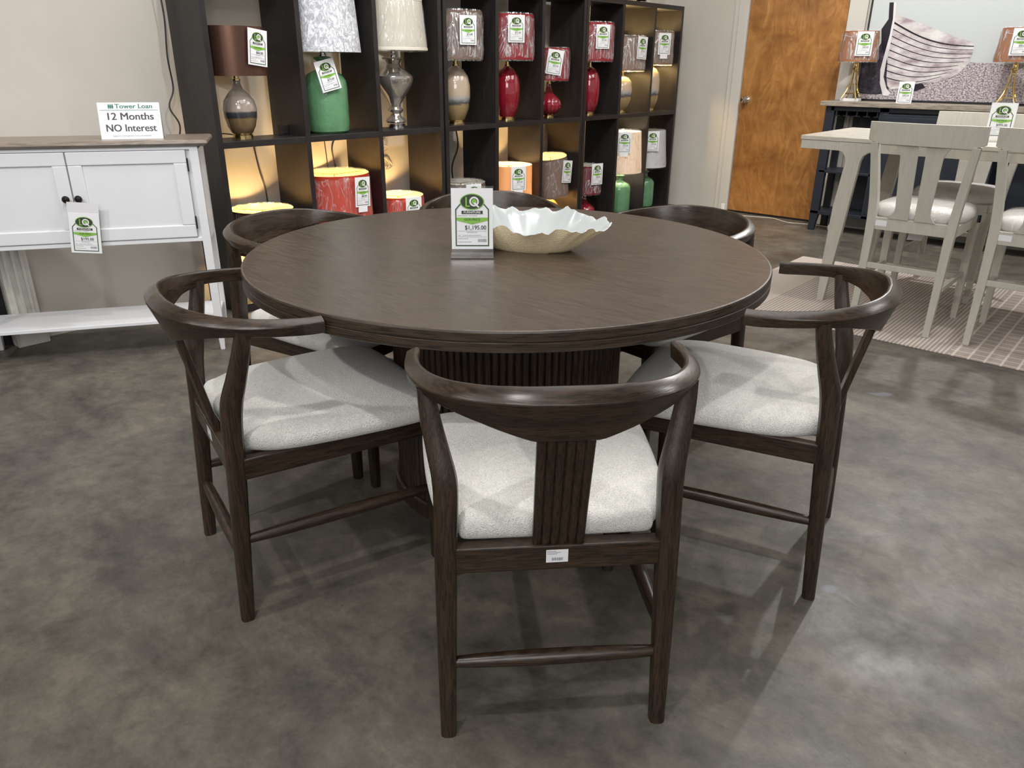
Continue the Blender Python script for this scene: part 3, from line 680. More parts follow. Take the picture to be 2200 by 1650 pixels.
def lamp_tag(key, off_deg, zc, r, price, where, extra=False, roll=0.0, sc=1.0, lean=0):
    o = lamps[key]; p = o.location; c = Vector((-p.x, -p.y)).normalized(); rt = Vector((-c.y, c.x))
    if rt.dot(Vector((CAMR.x, CAMR.y))) < 0: rt = -rt
    a = math.radians(off_deg); n = c * math.cos(a) + rt * math.sin(a)
    q = Vector((p.x, p.y)) + n * (r + .012)
    price_tag(price, 'price tag on ' + where, (q.x, q.y, zc - TAGH * sc / 2), n, lean=lean, roll=roll, group='price tags on the display lamps', extra=extra, scale=sc)
lamp_tag('U0', 38, 1.345, .172, '$60.00', 'the brown satin shade at the far left of the top row', roll=.12)
lamp_tag('U1', 16, 1.215, .135, '$75.00', 'the neck of the big green bottle lamp', roll=-.25, sc=.95)
lamp_tag('U3', 26, 1.475, .188, '$75.00', 'the taupe shade of the sand glazed oval lamp')
lamp_tag('U4', 18, 1.500, .190, '$75.00', 'the wrapped red shade of the large ruby lamp')
lamp_tag('U5', 10, 1.295, .152, '$60.00', 'the shade of the small red pumpkin lamp in the upper row', roll=.14)
lamp_tag('U6', 28, 1.480, .184, '$75.00', 'the red shade of the slim ruby lamp')
lamp_tag('U7', 48, 1.410, .186, '$75.00', 'the shade second from the right end of the top row', roll=.05)
lamp_tag('U8', 30, 1.450, .180, '$75.00', 'the shade at the right end of the top row', extra=True)
lamp_tag('L1', 42, .575, .215, '$80.00', 'the largest red lamp shade of the lower row', extra=True, roll=.05)
lamp_tag('L2', 32, .405, .172, '$60.00', 'the low scarlet shade')
lamp_tag('L3', 28, .430, .182, '$75.00', 'the brown shade behind the table sign')
lamp_tag('L4', 22, .505, .182, '$75.00', 'the glowing peach shade', extra=True)
lamp_tag('L5', 52, .500, .150, '$75.00', 'the tilted brown shade of the lower row', roll=.1)
lamp_tag('L6', 40, .440, .140, '$60.00', 'the maroon shade of the lower row')
lamp_tag('L7', 6, .665, .180, '$75.00', 'the blush white shade of a green bottle lamp', extra=True)
lamp_tag('L8', 14, .650, .178, '$75.00', 'the cool white shade at the right end of the lower row')

# cords and plugs behind the lamps
def cable(name, label, pts, r, m, cat='cord', group=None):
    P = catmull(pts, 6); return tag(MB().tube(P, r, 6).build(name, m), label, cat, group)
cable('extension_cord', 'black cord hanging down the left side of the bookcase', [(1.985, 4.06, 1.75), (2.0, 4.05, 1.5), (1.99, 4.06, 1.3), (2.0, 4.07, 1.15), (1.965, 4.07, 1.06), (1.995, 4.05, .97), (1.97, 4.06, .86)], .004, M['cord'])
def lamp_cord(key, pts, r, m='cord'):
    o = lamps[key]; P = catmull([Vector(p) - o.location for p in pts], 6); MB().tube(P, r, 6).build('power_cord', M[m], o)
lamp_cord('L0', [(2.44, 4.112, .86), (2.46, 4.11, .7), (2.49, 4.112, .55), (2.48, 4.10, .3), (2.42, 4.0, .06)], .004)
lamp_cord('L1', [(2.93, 4.112, .86), (2.94, 4.112, .7), (2.95, 4.11, .5), (2.93, 4.0, .06)], .003)
lamp_cord('L1', [(3.02, 4.112, .86), (2.98, 4.108, .78), (3.0, 4.112, .66), (3.0, 4.11, .5)], .004)
lamp_cord('L3', [(4.075, 4.112, .86), (4.09, 4.108, .72), (4.03, 4.112, .58), (4.05, 4.108, .4), (4.0, 4.0, .06)], .005)
lamp_cord('L2', [(3.36, 4.112, .86), (3.41, 4.10, .83), (3.37, 4.10, .79), (3.43, 4.10, .76), (3.38, 4.11, .72), (3.43, 4.10, .66), (3.40, 4.10, .62), (3.46, 4.11, .64), (3.42, 4.11, .70)], .004, 'wcord')
lamp_cord('U0', [(2.262, 3.95, .912), (2.17, 3.96, .925), (2.12, 3.94, .912), (2.11, 3.92, .905)], .003)
ad = MB().box(2.50, 2.545, 3.90, 3.94, .901, .955).box(2.505, 2.54, 3.895, 3.90, .91, .945).build('plug_adapter', M['cord'], bev=.004); tag(ad, 'small black plug adapter on the shelf beside the smoky glass lamp', 'adapter')
def top_vase():
    t = thing('vase', 'dark brown glass vase with chrome foot on top of the right bookcase', 'vase', (6.06, 3.88, 1.755))
    MB().lathe([(.0001, .03), (.05, .03), (.10, .06), (.13, .12), (.12, .2), (.06, .26), (.05, .28), (.0001, .28)], 32).build('vase_body', M['sh_brown'], t)
    MB().lathe([(.0001, 0), (.06, 0), (.055, .015), (.03, .03), (.0001, .031)], 24).build('vase_foot', M['chrome'], t)
top_vase()

# ================================================================== white cabinet
CA = math.radians(32.4)   # local x runs from its right end to the left, local y to the back
def build_cabinet():
    t = thing('console_cabinet', 'white two-door console cabinet with weathered oak top and lower shelf', 'cabinet', (1.682, 3.288, 0))
    t.rotation_euler = (0, 0, PI - CA)
    # local: x = along width (leftwards in the photo), -y = backwards; use mirrored y
    W, D = 1.045, .30
    def Y(a, b): return (-b, -a)
    def bx(m, x0, x1, a, b, z0, z1, mi=0): y0, y1 = Y(a, b); return m.box(x0, x1, y0, y1, z0, z1, mi)
    bx(MB(), .0, W, .012, D - .01, .527, .925).build('case', M['white'], t, bev=.002)
    f = MB()
    for x0, x1, z0, z1 in ((0.03, W - .03, .925, .938), (0.03, W - .03, .527, .545)): bx(f, x0, x1, 0, .014, z0, z1)
    f.build('face_frame', M['white'], t, bev=.002)
    for x in (0, W - .035):
        for a in (0, D - .04):
            m = MB(); y0, y1 = Y(a, a + .035)
            m.box(x, x + .035, y0, y1, .16, .938)
            ins = .008
            m.add([(x, y0, .16), (x + .035, y0, .16), (x + .035, y1, .16), (x, y1, .16), (x + ins, y0 + ins, 0), (x + .035 - ins, y0 + ins, 0), (x + .035 - ins, y1 - ins, 0), (x + ins, y1 - ins, 0)],
                  [(0, 1, 5, 4), (1, 2, 6, 5), (2, 3, 7, 6), (3, 0, 4, 7), (4, 5, 6, 7)])
            m.build('leg', M['white'], t, bev=.002)
    bx(MB(), .01, W - .01, .005, D - .01, .152, .168).build('lower_shelf', M['white'], t, bev=.002)
    m = MB(); p = [(-.045, -.022), (W + .045, -.022), (W + .045, D + .005), (-.045, D + .005)]
    def rg(ins, z): return [(-.045 + ins, -(-.022 + ins), z), (W + .045 - ins, -(-.022 + ins), z), (W + .045 - ins, -(D + .005), z), (-.045 + ins, -(D + .005), z)]
    m.loft([rg(.022, .938), rg(.010, .944), rg(.0, .952), rg(.002, .962), rg(.010, .966)], smooth=False)
    m.build('cabinet_top', M['whitetop'], t)
    # doors
    for k, (x0, x1) in enumerate(((.052, .520), (.524, .993))):
        d = MB(); z0, z1 = .547, .924
        bx(d, x0, x1, -.002, .012, z0, z0 + .055); bx(d, x0, x1, -.002, .012, z1 - .055, z1)
        bx(d, x0, x0 + .055, -.002, .012, z0 + .055, z1 - .055); bx(d, x1 - .055, x1, -.002, .012, z0 + .055, z1 - .055)
        bx(d, x0 + .05, x1 - .05, .005, .012, z0 + .05, z1 - .05)
        dd = d.build('cabinet_door', M['white'], t, bev=.0035)
        g = MB()
        bx(g, x0 - .0022, x0, -.001, .0, z0, z1); bx(g, x1, x1 + .0012, -.001, .0, z0, z1); bx(g, x0, x1, -.001, 0, z1, z1 + .0022); bx(g, x0, x1, -.001, 0, z0 - .0022, z0)
        g.build('door_gap', M['inkgrey'], dd)
        kx = x1 - .022 if k == 0 else x0 + .022
        MB().lathe([(.0001, 0), (.006, 0), (.006, .012), (.014, .018), (.0155, .024), (.012, .030), (.0001, .032)], 20,
                   mtx=Matrix.Translation((kx, .002, .735)) @ Matrix.Rotation(-PI / 2, 4, 'X')).build('knob', M['knob'], dd)
        hx = x0 - .006 if k == 0 else x1 + .001
        for z in (.835, .585): bx(MB(), hx, hx + .005, -.006, .004, z, z + .055).build('hinge', M['knob'], dd)
    return t
cab = build_cabinet()
CN = (-math.sin(CA), -math.cos(CA))          # front normal of the cabinet
CD = (-math.cos(CA), math.sin(CA))           # leftwards along it
def cab_pt(w, out, z): return (1.682 + CD[0] * w + CN[0] * out, 3.288 + CD[1] * w + CN[1] * out, z)
def cab_tag():
    t = price_tag('$195.00', 'plastic-sleeved price tag hanging from the knobs of the white cabinet', cab_pt(.505, .036, .508), CN, roll=.10, scale=1.0)
    MB().box(-.060, .060, .0013, .0022, 0, .215).build('plastic_sleeve', M['acrylic'], t)
    MB().box(-.060, .060, .0010, .0014, .170, .215).build('sleeve_header', simple('frosted_film', (.68, .67, .70), .4), t)
cab_tag()
def tent_sign():
    x, y, z = cab_pt(.262, -.085, .966)
    a = math.atan2(CN[1], CN[0]) + PI / 2
    t = thing('tent_sign', 'white folded tent card reading 12 Months NO Interest on the white cabinet', 'sign', (x, y, z), a)
    w, h = .245, .150
    M4 = Matrix.Rotation(-.22, 4, 'X')
    fc = MB().box(-w / 2, w / 2, 0, .0015, 0, h, mtx=M4).build('front_panel', M['sticker'], t)
    hb = h * math.cos(.22); yb = h * math.sin(.22)
    MB().add([(-w / 2, yb, hb), (w / 2, yb, hb), (w / 2, yb * 2 + .012, 0), (-w / 2, yb * 2 + .012, 0)], [(0, 1, 2, 3)]).build('back_panel', M['sticker'], t)
    def tx(n, s, size, m, z, xx=0, off=.012, sx=1.0):
        o = put(n, text_mesh(s, size, m, off, 'CENTER', sx, .022 if size > .02 else 0), fc); o.location = M4 @ Vector((xx, -.0008, z)); o.rotation_euler = (-.22, 0, 0); return o
    tx('lettering', 'Tower Loan', .026, M['tgreen'], .134, .020, 0, 1.15)
    tx('lettering', '12 Months', .042, M['ink'], .092, 0, 0, 1.05)
    tx('lettering', 'NO Interest', .042, M['ink'], .044, 0, 0, .95)
    tx('lettering', 'Subject to credit approval. Terms and conditions', .009, M['inkgrey'], .013, 0, 0, .85)
    m = MB()
    m.flat([(-w * .47, .118), (w * .47, .118), (w * .47, .1194), (-w * .47, .1194)], -.0008)
    for k in range(3):
        cx = -.078 + k * .0075; m.flat(ell(cx, .134, .0034, .010, 12), -.0008)
    o = m.build('rule_and_mark', M['tgreen'], fc); o.rotation_euler = (-.22, 0, 0)
tent_sign()

# ================================================================== price sign and bowl on the table
def table_sign():
    n = Vector((-.735, -.678)).normalized(); c = Vector((1.556, 1.512))
    t = price_tag('$1,195.00', 'price sign in a clear acrylic stand on the round table', (c.x, c.y, .782), n, lean=-.07, name='table_price_sign', cat='price sign')
    w = .0605
    MB().box(-w, w, .0014, .0035, -.018, .176).build('acrylic_back', M['acrylic'], t, bev=.0005)
    m = MB().box(-w, w, -.0035, .012, -.0195, -.0165)
    m.box(-w, w, -.042, -.003, -.022, -.0185)
    m.box(-w, w, -.042, -.0395, -.0185, -.004).box(-w, w, .003, .03, -.022, -.0185)
    m.build('acrylic_foot', M['acrylic'], t, bev=.0006)
table_sign()

def bowl():
    cx, cy = 1.742, 1.455; ang = math.atan2(-.484, .241)
    t = thing('decorative_bowl', 'long ruffled bowl, white inside and crackled gold outside, on the round table', 'bowl', (cx, cy, .762), ang)
    # local +x = toward photo right end, local y: + = away from the camera ?
    rnd = random.Random(11); NT = 144; NR = 18
    def rim(a):   # rim height and radial factor
        back = max(0, math.sin(a)); front = max(0, -math.sin(a)); end = abs(math.cos(a))
        w = .62 * math.sin(6 * a + .8) + .55 * math.sin(11 * a + 2.2) + .40 * math.sin(17 * a + .3) + .30 * math.sin(27 * a) + .18 * math.sin(43 * a + 1)
        h = .077 + .022 * back - .003 * front + .004 * end ** 3; wv = .0105 * w * (1 - .55 * end ** 3)
        r = 1 + .030 * math.sin(5 * a + .6) + .040 * math.sin(9 * a + 1.9) + .026 * math.sin(17 * a) + .012 * math.sin(31 * a)
        r = 1 + (r - 1) * (1 - .9 * end ** 2)
        return h, r, wv
    a_, b_ = .243, .120
    outer, inner = [], []
    for i in range(NR + 1):
        q = i / NR; ro, ri = [], []
        for j in range(NT):
            a = 2 * PI * j / NT; h, r, wv = rim(a); k = q
            rr = 1 + (r - 1) * q ** 5
            x, y = a_ * k * rr * math.cos(a), b_ * k * rr * math.sin(a)
            z = h * (max(0, q - .50) / .50) ** 1.15 + wv * q ** 7
            ruf = .002 * math.sin(13 * a + 2 * q) * q ** 6
            ro.append((x, y, z + ruf)); s = 1 - .022 * (1 if q > .05 else 0) * (1 - .5 * q)
            ri.append((x * s, y * s, z + ruf + (.006 if q < .97 else .0015)))
        outer.append(ro); inner.append(ri)
    m1, nt, b = mat('crackled_gold_shell'); v = nt.nodes.new('ShaderNodeTexVoronoi'); v.feature = 'DISTANCE_TO_EDGE'; v.inputs['Scale'].default_value = 1.0
    nt.links.new(coords(nt, (110, 110, 300)), v.inputs['Vector'])
    nt.links.new(ramp(nt, v.outputs['Distance'], [(0.0, (.62, .47, .27)), (.035, (.92, .78, .52)), (1, (.94, .82, .57))]), b.inputs['Base Color'])
    b.inputs['Roughness'].default_value = .42; addbump(nt, b, v.outputs['Distance'], .6, .003)
    m2 = simple('glossy_white_enamel', (.52, .55, .55), .25, coat=.5, bump=.2, bscale=18)
    MB().loft(outer, smooth=True, caps=False).build('outer_shell', m1, t)
    MB().loft(inner + [outer[-1]], smooth=True, caps=False).build('inner_lining', m2, t)
bowl()

# ================================================================== navy sideboard with its things
def sideboard():
    t = thing('sideboard', 'navy blue bar sideboard with grey oak top, open shelves and stemware rack', 'sideboard', (6.53, 2.376, 0))
    # local x to the wall, local y negative along the wall
    x1 = .30; L = 1.75
    def B(n, a, b, c, d, e, f, m='navy', bev=.003, par=None): return MB().box(a, b, c, d, e, f).build(n, M[m], par or t, bev=bev)
    B('sideboard_top', -.035, x1 + .01, -L - .04, .038, .990, 1.026, 'oaktop')
    B('rail', 0, .03, -L + .05, -.04, .955, .99)
    for y in (-.07, -.485, -1.25, -L):
        m = MB().box(0, .045, y, y + .07, .14, .99)
        m.add([(0, y, .14), (.045, y, .14), (.045, y + .07, .14), (0, y + .07, .14), (.0, y + .022, 0), (.035, y + .022, 0), (.035, y + .068, 0), (0, y + .068, 0)], [(0, 1, 5, 4), (1, 2, 6, 5), (2, 3, 7, 6), (3, 0, 4, 7), (4, 5, 6, 7)]) if y in (-.07, -L) else None
        m.build('post', M['navy'], t, bev=.003)
    for y in (-.06, -L):
        B('rear_post', x1 - .045, x1, y, y + .05, 0, .99)
    B('lower_shelf', .0, x1, -L, 0, .135, .165); B('middle_shelf', .0, x1, -.48, -.02, .475, .495)
    B('back_panel', x1 - .012, x1 - .002, -L, -.13, .165, .99)
    B('partition', .02, x1, -.43, -.415, .165, .99)
    B('case', .025, x1, -1.24, -.43, .165, .955, bev=0)
    dr = B('drawer', -.004, .02, -1.235, -.435, .81, .945)
    MB().box(-.006, -.003, -1.21, -.46, .83, .925).build('drawer_panel', M['navy'], dr, bev=.002)
    B('cabinet_door', -.004, .02, -1.235, -.84, .18, .80); B('cabinet_door', -.004, .02, -.835, -.435, .18, .80)
    m = MB()
    for k in range(5):
        y = -.085 - k * .078; m.box(.02, x1 - .02, y - .026, y + .026, .916, .922).box(.02, x1 - .02, y - .005, y + .005, .922, .955)
    m.build('stemware_rack', M['navy'], t)
sideboard()

def picture():
    t = thing('framed_picture', 'large framed photograph of a beached wooden rowing boat', 'picture', (6.80, 2.235, 1.03))
    t.rotation_euler = (0, .0, 0)
    # local y negative = to the right in the photo; the picture faces -x
    W, Hh = 1.50, .95
    def P(pts): return [(a - 2.235, b - 1.03) for a, b in pts]
    def face(m, pts, x, mi=0): m.add([(x, a, b) for a, b in P(pts)], [tuple(range(len(pts)))], mi)
    MB().box(0, .03, -W, 0, 0, Hh).build('canvas', simple('picture_sky', (.52, .55, .55), .255), t)
    sand, nt, b = mat('picture_sand'); n = noise(nt, 75, 6, .8, coords(nt, (1, 1, 1.6))); nt.links.new(ramp(nt, n, [(.40, (.09, .065, .09)), (.5, (.36, .31, .33)), (.58, (.68, .62, .62))]), b.inputs['Base Color']); b.inputs['Roughness'].default_value = .25
    m = MB(); face(m, [(2.235, 1.04), (.75, 1.04), (.75, 1.275), (1.12, 1.300), (1.48, 1.315), (2.235, 1.325)], -.001); m.build('printed_beach', sand, t)
    rock, nt, b = mat('picture_rock'); n = noise(nt, 26, 6, .75); nt.links.new(ramp(nt, n, [(.35, (.012, .012, .02)), (.6, (.06, .055, .075)), (.75, (.22, .2, .22))]), b.inputs['Base Color']); b.inputs['Roughness'].default_value = .25
    m = MB(); face(m, [(2.235, 1.08), (2.10, 1.075), (2.0, 1.09), (2.05, 1.30), (2.10, 1.50), (2.14, 1.42), (2.20, 1.36), (2.235, 1.345)], -.002); m.build('printed_rocks', rock, t)
    hm, nt, b = mat('picture_hull'); n = noise(nt, 6, 4, .55, coords(nt, (1, 1.2, 3))); nt.links.new(ramp(nt, n, [(.35, (.33, .26, .28)), (.5, (.55, .50, .50)), (.65, (.70, .69, .66))]), b.inputs['Base Color']); b.inputs['Roughness'].default_value = .25
    dk = simple('picture_shadow', (.02, .018, .025), .25); lt = simple('picture_stem_light', (.70, .68, .68), .25)
    hull = [(2.061, 1.653), (1.923, 1.607), (1.783, 1.556), (1.611, 1.49), (1.473, 1.445), (1.467, 1.389), (1.478, 1.326), (1.498, 1.279), (1.541, 1.23), (1.612, 1.191), (1.688, 1.17), (1.755, 1.175), (1.834, 1.154), (1.93, 1.125), (1.99, 1.117), (2.019, 1.14), (2.039, 1.208), (2.051, 1.309), (2.045, 1.442)]
    m = MB(); face(m, hull, -.003, 0)
    # plank lines from stem to stern
    for k in range(9):
        q = k / 9.0; za = 1.60 - .44 * q; zb = 1.425 - .235 * q; yb = 1.47 + (.0 if q < .3 else (q - .3) * .30)
        pts = []
        for j in range(25):
            s = j / 24; y = 2.053 + (yb - 2.053) * s; z = za + (zb - za) * s - .045 * math.sin(PI * s) * (1.0 - .2 * q); pts.append((y, z))
        th = .014 if k == 0 else .0065
        for (a0, b0), (a1, b1) in zip(pts, pts[1:]): face(m, [(a0, b0), (a1, b1), (a1, b1 - th * (.45 + .55 * (a1 - yb) / (2.06 - yb))), (a0, b0 - th * (.45 + .55 * (a0 - yb) / (2.06 - yb)))], -.004, 1)
    face(m, [(1.77, 1.165), (1.86, 1.150), (1.93, 1.118), (1.82, 1.105), (1.74, 1.135)], -.0045, 1)
    stem = [(2.107, 1.735), (2.073, 1.733), (2.055, 1.621), (2.052, 1.458), (2.061, 1.325), (2.06, 1.207), (2.023, 1.123), (1.985, 1.089), (2.002, 1.068), (2.041, 1.071), (2.078, 1.156), (2.094, 1.258), (2.085, 1.359), (2.081, 1.508), (2.093, 1.622)]
    L_ = [(2.083, 1.735), (2.064, 1.733), (2.055, 1.621), (2.052, 1.458), (2.061, 1.325), (2.06, 1.207), (2.023, 1.123), (1.985, 1.089), (2.002, 1.068), (2.041, 1.071), (2.078, 1.156), (2.094, 1.258), (2.085, 1.359), (2.070, 1.508), (2.068, 1.622)]
    face(m, [(2.115, 1.735), (2.083, 1.735), (2.068, 1.622), (2.070, 1.508), (2.085, 1.359), (2.12, 1.44), (2.14, 1.55), (2.10, 1.62)], -.0042, 1)
    for k in range(7): face(m, [L_[k], L_[k + 1], L_[13 - k], L_[14 - k]], -.005, 2)
    m.build('printed_boat', [hm, dk, lt], t)
    f = MB().box(-.008, .03, -W - .012, 0.012, -.0, .012).box(-.008, .03, -W, .012, Hh, Hh + .012).box(-.008, .03, 0, .012, 0, Hh).box(-.008, .03, -W - .012, -W, 0, Hh)
    f.build('picture_frame', M['black'], t)
picture()

def tower_lamp(label, x, y):
    t = thing('table_lamp', label, 'lamp', (x, y, 1.026), 0, 'gold tower lamps on the sideboard')
    MB().box(-.035, .035, -.07, .07, 0, .022).build('lamp_base', simple('white_marble', (.72, .71, .70), .25, var=.1, vscale=20), t, bev=.002)
    m = MB(); prof = [(0, .056), (.03, .042), (.06, .031), (.10, .022), (.15, .016), (.20, .0125), (.26, .010)]
    for sx in (-1, 1):
        for sy in (-1, 1): m.tube([(sx * r, sy * r, .022 + z) for z, r in prof], [.006, .006, .005, .005, .004, .004, .004], 6)
    for z, r in ((.032, .043), (.10, .024), (.19, .015)): m.box(-r, r, -r, r, .022 + z, .030 + z)
    m.build('lattice_tower', M['gold'], t)
    MB().lathe([(.0001, .22), (.012, .22), (.022, .235), (.022, .245), (.012, .25), (.013, .27), (.008, .29), (.005, .30), (.004, .45), (.0001, .45)], 16).build('lamp_stem', M['gold'], t)
    shade(t, 0, 0, .290, .505, .145, .128, M['sh_copper'], M['in_white'], PW)
    return t
tower_lamp('gold lattice tower lamp with wrapped copper shade standing next to the wooden door', 6.62, 2.225)
tower_lamp('gold lattice tower lamp with wrapped copper shade at the right edge of the photo', 6.62, 1.145)
def camdir(x, y): return Vector((-x, -y)).normalized()
for (x, y, lab, dy) in ((6.62, 2.225, 'price tag on the copper shade nearer the wooden door', -.03), (6.62, 1.145, 'price tag on the copper shade at the right edge of the photo', -.0)):
    n = camdir(x, y); rt = Vector((-n.y, n.x)); rt = rt if rt.dot(Vector((CAMR.x, CAMR.y))) > 0 else -rt
    a = math.radians(12 if dy < -.01 else 0); n2 = n * math.cos(a) + rt * math.sin(a)
    price_tag('$40.00', lab, (x + n2.x * .152, y + n2.y * .152, 1.355), n2, scale=1.0, group='price tags on the gold tower lamps')
price_tag('$445.00', 'price tag standing on the sideboard in front of the beached boat picture', (6.515, 1.80, 1.027), (-1, -.12), lean=-.08, scale=.9)

# ================================================================== counter table and chairs
def counter_table():
    t = thing('counter_table', 'pale grey-wash counter-height dining table with tapered plank legs', 'table', (4.455, 1.735, 0))
    L, W = 1.9, .825      # local +x away from the camera, local -y along its length
    MB().box(0, W, -L, 0, .898, .920).build('tabletop', M['greytop'], t, bev=.002)
    for n_, b in (('apron', (.004, .03, -L + .01, -.004, .850, .897)), ('apron', (W - .03, W - .004, -L + .01, -.004, .850, .897)), ('apron', (.03, W - .03, -.03, -.004, .850, .897)), ('apron', (.03, W - .03, -L + .01, -L + .036, .850, .897))):
        MB().box(*b).build(n_, M['grey'], t, bev=.002)
    prof = [(-.215, .897), (-.395, .897), (-.395, .850), (-.372, .845), (-.350, .828), (-.340, .80), (-.310, .45), (-.268, .0), (-.232, .0), (-.228, .25), (-.236, .55), (-.262, .79), (-.258, .815), (-.240, .842), (-.215, .850)]
    for x in (.002, W - .040):
        MB().prism(prof, x, x + .038, axis='x').build('leg', M['grey'], t, bev=.004)
        MB().prism([(-L - a, b) for a, b in prof], x, x + .038, axis='x').build('leg', M['grey'], t, bev=.004)
counter_table()

def counter_chair():
    # local: x sideways, +y to the back, origin at floor between the rear legs
    t = thing('counter_chair', 'x', 'chair')
    for s in (-1, 1):
        P = catmull([(s * .185, .035, 0), (s * .185, .010, .25), (s * .186, .0, .50), (s * .195, .006, .66), (s * .212, .030, .82), (s * .225, .052, .93)], 4)
        rad = [lerp_tab(p.z, [(0, .016), (.5, .023), (.8, .020), (1, .018)]) for p in P]
        MB().tube(P, rad, 12, sq=1.0, up=(1, 0, 0)).build('leg', M['grey'], t)
        MB().tube([(s * .205, -.43, 0), (s * .205, -.42, .3), (s * .205, -.415, .52)], [.016, .020, .023], 12, sq=1.0, up=(1, 0, 0)).build('leg', M['grey'], t)
        m = MB().box(s * .20 - .011, s * .20 + .011, -.41, 0, .505, .562); m.build('side_apron', M['grey'], t, bev=.002)
        MB().box(s * .20 - .009, s * .20 + .009, -.41, .01, .235, .262).build('stretcher', M['grey'], t, bev=.002)
    # curved crest rail
    rings = []
    for k in range(17):
        u = -1 + k / 8; x = .258 * u; y = .060 - .030 * (1 - u * u) + .018; cut = .018 * max(0, abs(u) - .8) / .2
        # crest is bowed backwards in the middle
        y = .045 + .032 * (1 - u * u)
        rings.append([(x, y - .010, .922 + cut), (x, y + .010, .922 + cut), (x, y + .020, 1.024), (x, y, 1.024)])
    MB().loft(rings, smooth=False).build('crest_rail', M['grey'], t, bev=.002)
    for s in (-1, 1):
        m = MB(); rr = []
        # plank splat: flares at both ends on its outer side
        for q in range(25):
            z = .562 + (.93 - .562) * q / 24; u = q / 24
            xo = .078 + .036 * max(0, (u - .80) / .20) ** 2.2 + .020 * u + .032 * max(0, (.16 - u) / .16) ** 1.8; xi = .014 + .004 * u
            y = .012 + .055 * u
            a, b = sorted((s * xi, s * xo)); rr.append([(a, y - .007, z), (b, y - .007, z), (b, y + .007, z), (a, y + .007, z)])
        m.loft(rr, smooth=False).build('splat', M['grey'], t, bev=.002)
    MB().box(-.185, .185, -.010, .014, .500, .562).build('rear_apron', M['grey'], t, bev=.002)
    MB().box(-.20, .20, -.43, -.405, .505, .562).build('front_apron', M['grey'], t, bev=.002)
    MB().box(-.18, .18, -.0, .02, .300, .328).build('stretcher', M['grey'], t, bev=.002)
    MB().box(-.20, .20, -.43, -.412, .215, .245).build('footrest', M['grey'], t, bev=.002)
    rings = []
    for k, z in [(.96, 0), (1, .01), (1.0, .032), (.96, .052), (.87, .066), (.65, .076), (.3, .080), (0, .080)]:
        ring = []
        for j in range(48):
            a = 2 * PI * j / 48; cx, sx = math.cos(a), math.sin(a); n_ = (abs(cx) ** 4.6 + abs(sx) ** 4.6) ** (-1 / 4.6)
            ring.append((k * .222 * cx * n_, -.215 + k * .222 * sx * n_, .560 + z))
        rings.append(ring)
    c = MB().loft(rings, smooth=True, caps=False).build('seat_cushion', M['cush'], t, sub=1)
    MB().loft([[(x * 1.012, (y + .215) * 1.012 - .215, z + .002) for x, y, z in r] for r in rings], smooth=True, caps=False).build('plastic_cover', M['plasticthin'], c)
    s = MB().box(.11, .165, .0142, .0148, .520, .548).build('sticker', M['sticker'], t); s['label'] = 'white barcode sticker'
    return t
cc = counter_chair()
CC = [((4.19, 1.012), 90, 'pale grey counter chair with two back splats, left of the two seen from behind'),
      ((4.20, .46), 90, 'pale grey counter chair cut off by the right edge of the photo'),
      ((5.40, 1.03), -90, 'pale grey counter chair facing the camera on the far side of the grey table')]
for i, ((x, y), rz, lab) in enumerate(CC):
    o = cc if i == 0 else copy_tree(cc)
    o.location = (x, y, .006); o.rotation_euler = (0, 0, math.radians(rz)); o['label'] = lab; o['group'] = 'counter chairs at the grey table'
w = MB().add([(0, 0, 0), (.07, 0, -.006), (.085, -.02, -.07), (.012, -.02, -.065)], [(0, 1, 2, 3)]).build('care_label', M['sticker'], cc); w.location = (-.04, -.14, .505)
w.modifiers.new('thick', 'SOLIDIFY').thickness = .0006

def counter_sign():
    t = price_tag('$995.00', 'price sign in a clear stand on the grey counter table', (4.80, .835, .940), camdir(4.8, .85), lean=-.08, name='table_price_sign', cat='price sign')
    MB().box(-.062, .062, .0014, .0035, -.018, .178).build('acrylic_back', M['acrylic'], t)
    MB().box(-.062, .062, -.04, .03, -.0215, -.018).build('acrylic_foot', M['acrylic'], t)
counter_sign()

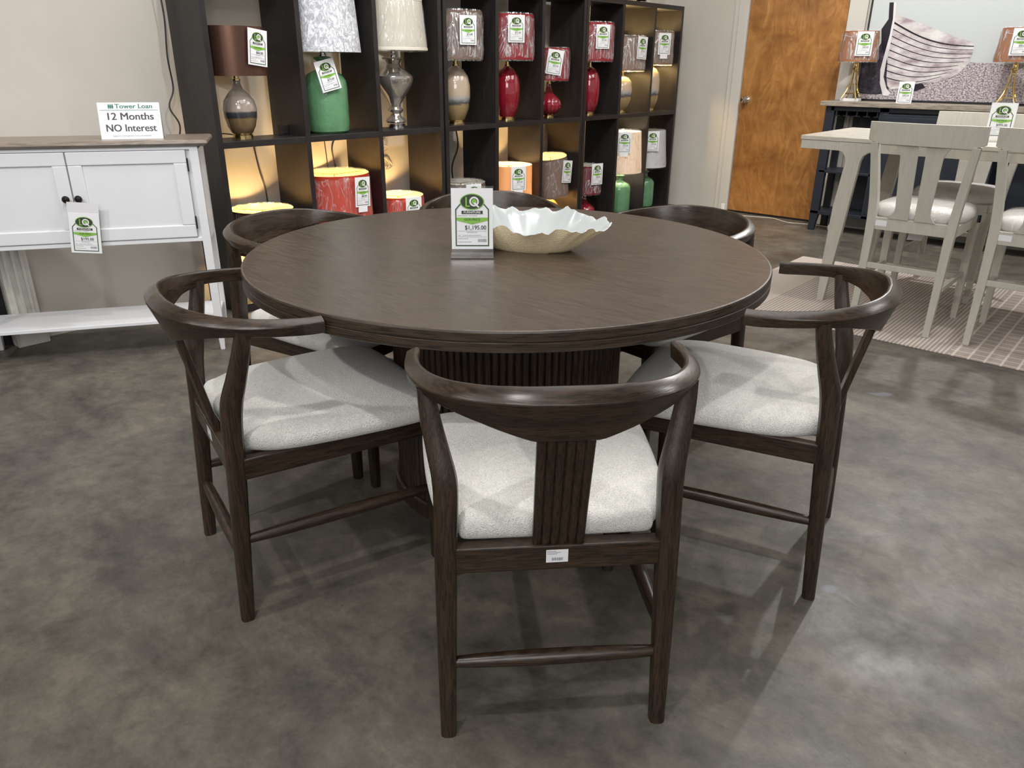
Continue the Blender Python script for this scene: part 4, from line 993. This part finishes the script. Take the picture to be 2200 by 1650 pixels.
# ================================================================== rug
def rug():
    m, nt, b = mat('striped_rug')
    v = coords(nt, (1, 1, 1)); sp = nt.nodes.new('ShaderNodeSeparateXYZ'); nt.links.new(v, sp.inputs[0])
    def stripes(out, freq, lo, hi):
        mm = nt.nodes.new('ShaderNodeMath'); mm.operation = 'MULTIPLY'; mm.inputs[1].default_value = freq; nt.links.new(out, mm.inputs[0])
        s = nt.nodes.new('ShaderNodeMath'); s.operation = 'SINE'; nt.links.new(mm.outputs[0], s.inputs[0]); return ramp(nt, s.outputs[0], [(lo, (0, 0, 0)), (hi, (1, 1, 1))])
    fine = stripes(sp.outputs[1], 2 * PI / .019, .0, .7); gx = stripes(sp.outputs[1], 2 * PI / .068, .82, .95); gy = stripes(sp.outputs[0], 2 * PI / .068, .9, .98)
    grid = mixc(nt, 1.0, gx, gy, 'ADD')
    zone = ramp(nt, sp.outputs[1], [(.0, (0, 0, 0)), (.001, (0, 0, 0))])
    cmp = nt.nodes.new('ShaderNodeMath'); cmp.operation = 'LESS_THAN'; cmp.inputs[1].default_value = -1.32; nt.links.new(sp.outputs[1], cmp.inputs[0])
    c2 = nt.nodes.new('ShaderNodeMath'); c2.operation = 'GREATER_THAN'; c2.inputs[1].default_value = -.30; nt.links.new(sp.outputs[1], c2.inputs[0])
    pat = mixc(nt, cmp.outputs[0], fine, grid); pat = mixc(nt, c2.outputs[0], pat, (.7, .7, .7))
    col = mixc(nt, pat, (.36, .30, .265), (.62, .55, .50))
    nz = noise(nt, 300, 3, .6, v); col = mixc(nt, .5, col, ramp(nt, nz, [(.3, (.72,) * 3), (.7, (1.1,) * 3)]), 'MULTIPLY')
    nt.links.new(col, b.inputs['Base Color']); b.inputs['Roughness'].default_value = .95; addbump(nt, b, nz, .5, .003)
    t = MB().box(0, 1.55, -3.6, 0, 0, .006).build('area_rug', m, bev=.002); t.location = (3.955, 2.0, 0)
    tag(t, 'beige low-pile rug with fine stripes and a grid under the grey counter table', 'rug')
rug()
# small floor items
cable('floor_cord', 'thin white cord lying on the floor along the wooden door', [(6.83, 3.33, .06), (6.80, 3.30, .01), (6.72, 3.15, .004), (6.76, 2.95, .004), (6.80, 2.80, .004), (6.70, 2.62, .004), (6.74, 2.45, .004), (6.74, 2.3, .004), (6.70, 2.2, .004)], .004, M['wcord'])
tag(MB().box(6.825, 6.85 - .026 + .01, 3.295, 3.33, .0, .075).build('wall_plug', M['sticker'], bev=.004), 'small white plug at the foot of the door casing', 'plug')
tag(MB().box(6.62, 6.66, 2.20, 2.24, 0, .045).build('power_adapter', M['sticker'], bev=.006), 'small white power adapter on the floor under the sideboard', 'adapter')
